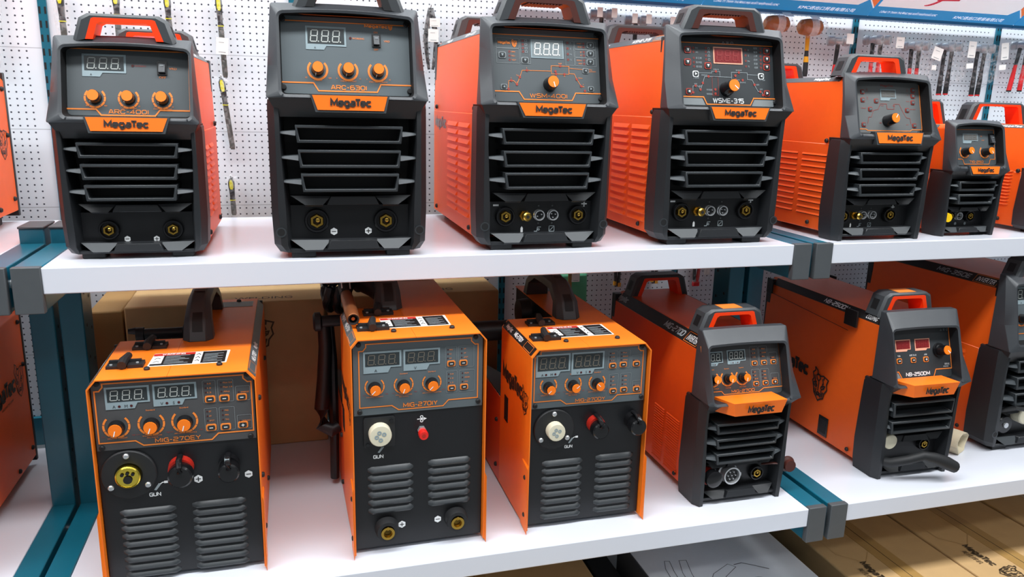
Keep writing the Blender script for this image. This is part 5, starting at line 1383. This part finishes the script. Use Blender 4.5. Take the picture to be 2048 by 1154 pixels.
def hang(label, x, z, f, name='hammer', group='hammers hanging on the pegboard'):
    root = thing(name, label, name, (wx(x), WALL-.034, wz(z)), 0, group); f(root); hook(root, .008, -.006, .030); hook(root, -.008, -.006, .030); return root
BR = ((0, .45, 'grip_black'), (.45, 1, 'grip_red')); YB = ((0, .42, 'grip_amber'), (.42, .55, 'grip_black'), (.55, .68, 'grip_amber'), (.68, 1, 'grip_black'))
for lab, x, z in (('clear-wrapped hammer head above the middle tall welder', .983, .878), ('clear-wrapped hammer head left of the handle with ribs', 1.062, .870), ('clear-wrapped hammer head peeping beside the ribbed handle', 1.150, .868)):
    def f(root):
        hammer_mesh(root, 0, 20, 'steel', .011, .052, 0, ((0, 1, 'grip_black'),), .11); bag_head(root, .034, .036)
        tagcard(root, .016, .001, .013, .020, -.034, line=False); tagcard(root, -.018, .001, .013, .020, -.034, line=False)
    hang(lab, x, z, f)
def mallet(root):
    m = MB(); m.ringcyl((-.030, 0, 0), (1, -.12, 0), [(.010, 0), (.017, .006), (.0195, .020), (.0195, .040), (.017, .054), (.010, .060)], 20, 'wood_mallet'); m.build('mallet_head', root)
    m = MB(); m.ringcyl((-.004, -.0025, 0), (1, -.12, 0), [(.0202, 0), (.0202, .019)], 20, 'paper_white', False, False); m.build('paper_band', root)
    hammer_mesh(root, -.002, 10, 'steel', .004, .01, -.01, YB, .105, 2, name='ferrule'); bag_head(root, .038, .044)
hang('wooden mallet half hidden by the ribbed handle', 1.4060, .880, mallet, 'mallet', 'wooden mallets on the pegboard')
hang('wooden mallet with its yellow and black shaft in view', 1.4950, .877, mallet, 'mallet', 'wooden mallets on the pegboard')
def single(root):
    hammer_mesh(root, 0, 25, 'steel', .0125, .052, 0, BR, .125, -3, 0); tagcard(root, .006, .003, .020, .024, -.034, line=False); bag_head(root, .032, .034)
hang('single steel hammer with black and red shaft', 1.5780, .851, single)
def pair(tilt, card, shaft, red=True, rot2=0):
    def f(root):
        hammer_mesh(root, -.014, 55, 'steel', .0115, .046, 0, shaft, .120, tilt[0], 0); hammer_mesh(root, .012, 55, 'steel', .0115, .046, .001, shaft, .120, tilt[1], .002)
        if card: tagcard(root, .036, -.006, .024, card, -.037, rot=rot2); 
        bag(root, [(-.034, .004), (-.02, .018), (.02, .018), (.05, .012), (.05, -.02), (.036, -.05), (.032, -.085), (.012, -.10), (-.02, -.10), (-.026, -.05), (-.036, -.016)], -.030)
    return f
hang('pair of steel hammers hung together behind the handle of the smoky-panelled welder', 1.6870, .857, pair((2, 0), .026, BR))
hang('crumpled bagged hammers between the two tagged pairs, white papers inside', 1.8000, .848, pair((3, 1), None, BR))
BK = ((0, .55, 'grip_black'), (.55, .97, 'lower_black'), (.97, 1, 'grip_red'))
hang('bagged hammer pair with a tall upright white tag', 1.8990, .850, pair((0, -1), .040, BK))
hang('bagged hammer pair with a slanted white tag', 2.0000, .850, pair((0, -2), .042, BK, rot2=8))
hang('pair of long red-gripped hammers at the right edge', 2.1330, .864, pair((-8, -2), None, ((0, .42, 'grip_black'), (.42, .97, 'grip_red'), (.97, 1, 'deep_black'))))
for o in [o for o in COL.objects if o.get('label', '').startswith('crumpled bagged')]:
    tagcard(o, .034, -.018, .030, .030, -.037, -14); tagcard(o, .030, -.052, .014, .012, -.036)
for o in [o for o in COL.objects if 'tagged pairs' not in o.get('label', '') and 'white tag' in o.get('label', '') and 'hammer pair' in o.get('label', '')]:
    tagcard(o, .036, -.046, .022, .013, -.037, 6, line=False)

# below the upper shelf
def gpack(root):
    m = MB(); m.loft([[(-.042, 0, 0), (.042, 0, 0), (.044, 0, -.09), (-.044, 0, -.09)], [(-.036, -.014, -.004), (.036, -.014, -.004), (.038, -.014, -.085), (-.038, -.014, -.085)]], 'green_pack'); m.build('green_pouch', root, bevel=.003)
    c = MB(); c.box(-.012, -.017, -.055, -.003, -.0148, .012, 'cardboard_dark'); c.box(-.011, -.0175, -.050, -.004, -.0165, -.038, 'paper_white'); c.build('card_strip', root)
    tagcard(root, .006, -.006, .020, .026, -.018)
bagged_tool('green pouch with a white tag hanging behind the third welder', 'gas_lens_pack', 'pack', .9410, .322, gpack)
def ytool(root):
    m = MB()
    for s_ in (-1, 1): m.tube([(s_*.003, 0, .02), (s_*.005, 0, -.01), (s_*.004, 0, -.03), (s_*.003, 0, -.044)], [.003, .0042, .0042, .003], 8, 'grip_black')
    m.box(-.009, -.004, -.040, -.003, .003, -.030, 'grip_amber'); m.box(.001, -.004, -.044, .009, .003, -.034, 'grip_amber'); m.build('tool_body', root); bag(root, [(-.02, .02), (.024, .02), (.026, -.03), (.01, -.048), (-.014, -.046), (-.022, -.02)])
bagged_tool('bagged yellow and black tool left of the black rear handle', 'pliers', 'pliers', 1.0560, .326, ytool)
bagged_tool('yellow and black tool seen through the black rear handle', 'pliers', 'pliers', 1.1500, .330, ytool)
def rtool(root):
    m = MB()
    for s_ in (-1, 1): m.tube([(s_*.003, 0, .02), (s_*.007, 0, 0), (s_*.005, 0, -.03), (s_*.004, 0, -.05)], [.002, .0036, .0046, .003], 8, 'grip_red' if s_ > 0 else 'grip_black')
    m.box(-.008, -.005, -.055, .008, .004, -.044, 'grip_red'); m.build('tool_body', root); bag(root, [(-.016, .02), (.04, .02), (.042, -.04), (.012, -.05), (-.012, -.052), (-.018, -.02)]); tagcard(root, .022, -.008, .015, .034, line=False)
bagged_tool('red-gripped bagged tool hanging beside the right post', 'pliers', 'pliers', 1.2600, .330, rtool)

# ------------------------------------------------------------------ cartons behind the lower machines
def carton(label, x0, y0, z0, x1, y1, z1, group, prints=None, mat='cardboard', flaps='y', tape=True):
    root = thing('cardboard_box', label, 'box', (x0, y0, z0), 0, group); W, D, H = x1-x0, y1-y0, z1-z0
    m = MB(); m.box(0, 0, 0, W, D, H, mat); m.build('carton_body', root, bevel=.003)
    p = MB()
    if tape:
        if flaps == 'y': p.box(W/2-.022, -.0004, H-.05, W/2+.022, D+.0004, H+.0006, 'tape'); p.box(W/2-.0007, 0, H+.0006, W/2+.0007, D, H+.0009, 'carton_ink')
        else: p.box(-.0004, D/2-.02, H-.05, W+.0004, D/2+.02, H+.0006, 'tape'); p.box(0, D/2-.0006, H+.0006, W, D/2+.0006, H+.0009, 'carton_ink')
    if tape: p.build('packing_tape', root)
    if prints:
        q = MB(); prints(q, W, D, H); q.build('carton_print', root)
    return root
BG = 'cardboard boxes behind the lower machines'
def pr_main(q, W, D, H):
    q.fr = Frame((0, 0, H), (1, 0, 0), (0, 1, 0), (0, 0, 1)); q.text('WELDING', W-.115, .022, .018, .0004, 'carton_ink', width=.11)
    q.fr = Frame((0, 0, 0), (1, 0, 0), (0, 0, 1), (0, -1, 0)); q.tiger(W-.125, H-.062, .075, .0004, 'carton_ink', .0032); q.text('MegaTec', W-.26, H-.085, .034, .0004, 'carton_ink', width=.15, bold=.03)
    q.rect(.055, H-.062, .078, H-.045, .0004, 'carton_ink'); q.rect(.088, H-.062, .112, H-.045, .0004, 'carton_ink')
carton('small cardboard box beside the left posts, behind the leftmost lower welder', -.034, .375, 0, .024, WALL-.014, .296, BG, mat='cardboard_dark', tape=False)
carton('cardboard box printed with a cat emblem behind the two left lower welders', .028, .370, 0, .392, WALL-.014, .303, BG, pr_main, tape=False)
def pr_b(q, W, D, H):
    q.fr = Frame((0, 0, H), (1, 0, 0), (0, 1, 0), (0, 0, 1)); q.text('WELDING', W-.15, .022, .018, .0004, 'carton_ink', width=.11)
    q.fr = Frame((0, 0, 0), (1, 0, 0), (0, 0, 1), (0, -1, 0)); q.tiger(W-.125, H-.075, .075, .0004, 'carton_ink', .0032)
carton('cardboard box behind the tallest sheet-metal welder, beside the teal strip', .399, .372, 0, .755, WALL-.014, .305, BG, pr_b, tape=False)
# bottom row
BB = 'cartons under the lower shelf'
def pr_top(q, W, D, H):
    q.fr = Frame((0, 0, H), (1, 0, 0), (0, 1, 0), (0, 0, 1))
    q.text('MegaTec', .056, .235, .017, .0010, 'carton_ink', bold=.03, width=.078, rot=-90); q.text('美佳焊机', .038, .232, .010, .0010, 'carton_ink', width=.048, rot=-90); q.tiger(.076, .170, .052, .0010, 'carton_ink', .0024, rot=-90)
    q.stroke([(.03, .37), (.03, .31), (.07, .27), (.11, .31), (.11, .37)], .001, .0008, 'tape')
for i, (a, b, lab) in enumerate(((1.358, 1.612, 'cardboard carton under the lower shelf, directly below the teal end caps'), (1.618, 1.880, 'cardboard carton with printed lettering and cat emblem under the right-hand lower shelf'), (1.888, 2.150, 'cardboard carton at the bottom right corner under the lower shelf'))):
    carton(lab, a, -.30, FLOOR, b, .30, -.2, BB, pr_top)
carton('cardboard carton under the middle lower shelf, left of the dark bag', .42, -.24, FLOOR, .872, .30, -.2, BB, flaps='y')
# white printed carton
root = thing('printed_box', 'pale grey printed carton with torch line drawings under the middle lower shelf', 'box', (.975, -.25, FLOOR), 0)
m = MB(); m.box(0, 0, 0, .33, .43, .258, 'paper_line'); m.box(.002, .002, .258, .328, .428, .26, 'paper_grey'); m.build('carton_body', root, bevel=.002)
q = MB(Frame((0, 0, .26), (1, 0, 0), (0, 1, 0), (0, 0, 1)))
lw = .0012
q.stroke([(.10, .225), (.13, .262), (.175, .285), (.186, .272), (.150, .248), (.120, .214), (.10, .225)], lw, .0004, 'paper_line'); q.stroke([(.186, .280), (.205, .282), (.225, .268), (.248, .250)], .0022, .0004, 'paper_line'); q.rect(.098, .214, .108, .226, .0005, 'paper_line')
q.stroke([(.066, .232), (.072, .28), (.085, .32), (.10, .318), (.088, .272), (.082, .23), (.066, .232)], lw, .0004, 'paper_line'); q.stroke([(.04, .26), (.045, .30), (.055, .325), (.065, .322), (.058, .29), (.054, .258), (.04, .26)], lw, .0004, 'paper_line')
for cu, cv, r in ((.150, .185, .024), (.205, .205, .027)):
    q.arc(cu, cv, r-.001, r, 0, 360, .0004, 'paper_line', 32); q.arc(cu, cv, r*.5, r*.58, 20, 300, .0004, 'paper_line', 20); q.rect(cu-.004, cv+r*.3, cu+.006, cv+r*.55, .0005, 'ink_black')
q.arc(.02, .13, .012, .013, 0, 360, .0004, 'paper_line', 20)
q.build('line_drawings', root)
m = MB(); m.loft([[(.884, -.2, FLOOR), (.962, -.2, FLOOR), (.962, .25, FLOOR), (.884, .25, FLOOR)], [(.886, -.19, -.30), (.960, -.19, -.30), (.960, .24, -.30), (.886, .24, -.30)], [(.90, -.17, -.235), (.95, -.17, -.24), (.948, .22, -.235), (.90, .22, -.24)]], 'deep_black')
for i in range(6): m.box(.925+.006*(i % 2), -.10+.03*i, -.236, .931+.006*(i % 2), -.088+.03*i, -.2335, 'tool_yellow')
tag(m.build('dark_bag', None, bevel=.004), 'black bag flecked with yellow beside the pale printed carton', 'bag')

# ------------------------------------------------------------------ loose things on the lower shelves
# welding torch lying over the second machine
root = thing('welding_torch', 'black welding torch with a copper nozzle lying on the tallest sheet-metal welder', 'welding torch', (.407, -.082, .352), .5)
m = MB()
A, B = Vector((.0105, .058, .0155)), Vector((.0115, .188, .0225)); d = (B-A).normalized(); L = (B-A).length
m.ringcyl(A, d, [(.0085, 0), (.0098, .002), (.0105, L*.3), (.0105, L*.82), (.009, L)], 18, 'copper', False); m.ringcyl(A, d, [(.0085, 0), (.0065, .0008), (.006, .012)], 16, 'deep_black', False); m.ringcyl(A+d*.003, d, [(.0028, 0), (.0028, .012)], 10, 'copper'); m.build('nozzle', root)
m = MB(); m.tube([B, B+d*.03+Vector((0, 0, .004)), B+Vector((.012, .05, .014)), B+Vector((.03, .05, .010)), B+Vector((.05, .03, .004)), B+Vector((.058, .0, -.003))], [.010, .012, .015, .017, .018, .014], 14, 'cable_black'); m.build('swan_neck', root)
m = MB(); m.tube([B+Vector((-.006, .006, .010)), B+Vector((-.007, .02, .030)), B+Vector((.0, .035, .036)), B+Vector((.007, .02, .028)), B+Vector((.007, .0, .010))], .0012, 6, 'chrome'); m.build('wire_clip', root)
# cable coil beside machine two
root = thing('cable_coil', 'coil of black welding cable standing behind the copper-nozzled torch', 'cable', (.446, .205, .3525), 0)
for i, (r, x) in enumerate(((.040, -.004), (.037, .014), (.041, -.021), (.043, -.038), (.040, -.054))):
    m = MB(); m.tube([(x+.004*math.sin(3*a), r*1.05*math.cos(a), .050-(.035 if i > 2 else 0)+r*math.sin(a)) for a in [2*PI*j/40 for j in range(41)]], .0078, 10, 'cable_black'); m.build('cable_turn', root)
# spool arm and hanging lead at the open side of the tallest sheet-metal welder
root = thing('cable_lead', 'black hanging cable lead left of the copper-nozzled torch', 'cable', (.385, .150, 0), 0)
m = MB(); m.ringcyl((-.022, 0, .318), (1, 0, .02), [(.012, 0), (.0165, .003), (.0165, .012), (.010, .015), (.010, .055)], 16, 'cable_black'); m.build('plug', root)
m = MB(); m.tube([(-.004, .006, .316), (-.002, .010, .27), (-.006, .012, .21), (-.012, .008, .155), (-.012, -.004, .128), (.004, -.010, .120), (.016, -.006, .125)], [.011, .012, .0125, .013, .013, .012, .010], 12, 'cable_black'); m.build('lead', root)
m = MB(); m.tube([(.006, .012, .318), (.010, .020, .24), (.010, .022, .12), (.008, .024, .012)], [.007, .008, .008, .008], 10, 'cable_black'); m.build('second_lead', root)
# beige cotton glove
root = thing('cotton_glove', 'rolled beige cotton glove lying on the right-hand lower shelf', 'glove', (1.655, .03, 0), 0)
m = MB(); random.seed(3)
A = Vector((-.045, .075, .026)); B = Vector((.012, -.025, .020)); d = (B-A); n = 14
loops = []
for k in range(7):
    f = k/6; c = A+d*f; r = .020+.007*f
    loops.append([(c.x+r*math.cos(2*PI*j/n)*(1+.14*math.sin(3*2*PI*j/n+k)), c.y+r*.5*math.cos(2*PI*j/n), max(.001, c.z+r*(.92+.12*math.cos(4*2*PI*j/n+k*.7))*math.sin(2*PI*j/n))) for j in range(n)])
loops.append([tuple(Vector(c0)*.0+Vector((B.x+(p[0]-B.x)*.78, p[1]+.004, B.z+(p[2]-B.z)*.78))) for p in loops[-1] for c0 in [(0, 0, 0)]])
loops.append([(B.x-.012+(p[0]-B.x)*.6, p[1]+.03, B.z+(p[2]-B.z)*.6) for p in loops[-1]])
m.loft(loops, 'glove_cloth'); m.build('glove_body', root)
m = MB()
for i in range(3): m.tube([(-.050+.016*i, .070-.006*i, .020), (-.062+.014*i, .10, .016), (-.066+.012*i, .125, .010)], [.010, .010, .008], 8, 'glove_cloth')
m.build('glove_fingers', root)

# ------------------------------------------------------------------ light
def area(name, loc, sx, sy, e, rot=(0, 0, 0), col=(1, 1, 1)):
    l = bpy.data.lights.new(name, 'AREA'); l.shape = 'RECTANGLE'; l.size = sx; l.size_y = sy; l.energy = e; l.color = col
    o = bpy.data.objects.new(name, l); COL.objects.link(o); o.location = loc; o.rotation_euler = rot; return o
area('ceiling_light_aisle', (.6, -.85, 2.3), 5.0, .35, 130, col=(.95, .98, 1))
area('ceiling_light_behind', (.6, -2.4, 2.3), 5.0, .5, 58, (math.radians(-25), 0, 0), col=(.93, .97, 1))
area('ceiling_light_wall', (.6, .42, 2.3), 5.0, .4, 84, col=(.94, .98, 1))
w = bpy.data.worlds.new('store'); SC.world = w; w.use_nodes = True
nt = w.node_tree; bg = nt.nodes['Background']
tc = nt.nodes.new('ShaderNodeTexCoord'); sp = nt.nodes.new('ShaderNodeSeparateXYZ'); nt.links.new(tc.outputs['Generated'], sp.inputs[0])
mr = nt.nodes.new('ShaderNodeMapRange'); mr.inputs[1].default_value = -1; mr.inputs[2].default_value = 1; nt.links.new(sp.outputs['Z'], mr.inputs[0])
cr = nt.nodes.new('ShaderNodeValToRGB'); cr.color_ramp.elements[0].color = (.21, .23, .26, 1); cr.color_ramp.elements[1].color = (.90, .96, 1, 1); nt.links.new(mr.outputs[0], cr.inputs[0])
nt.links.new(cr.outputs[0], bg.inputs['Color']); bg.inputs['Strength'].default_value = .30

# ------------------------------------------------------------------ camera (fitted)
cam = bpy.data.cameras.new('camera'); co = bpy.data.objects.new('camera', cam); COL.objects.link(co)
cx, cy, cz, yaw, pitch, roll, fpx = .3234, -1.1792, .6907, .2884, -.2328, .0246, 1557.4
f = Vector((math.sin(yaw)*math.cos(pitch), math.cos(yaw)*math.cos(pitch), math.sin(pitch))); r = Vector((math.cos(yaw), -math.sin(yaw), 0)); u = r.cross(f)
r2 = r*math.cos(roll)+u*math.sin(roll); u2 = -r*math.sin(roll)+u*math.cos(roll)
co.matrix_world = Matrix(((r2.x, u2.x, -f.x, cx), (r2.y, u2.y, -f.y, cy), (r2.z, u2.z, -f.z, cz), (0, 0, 0, 1)))
cam.sensor_fit = 'HORIZONTAL'; cam.sensor_width = 36; cam.lens = fpx/2048*36; cam.clip_start = .02
SC.camera = co
SC.view_settings.view_transform = 'Standard'; SC.view_settings.look = 'None'; SC.view_settings.exposure = 0
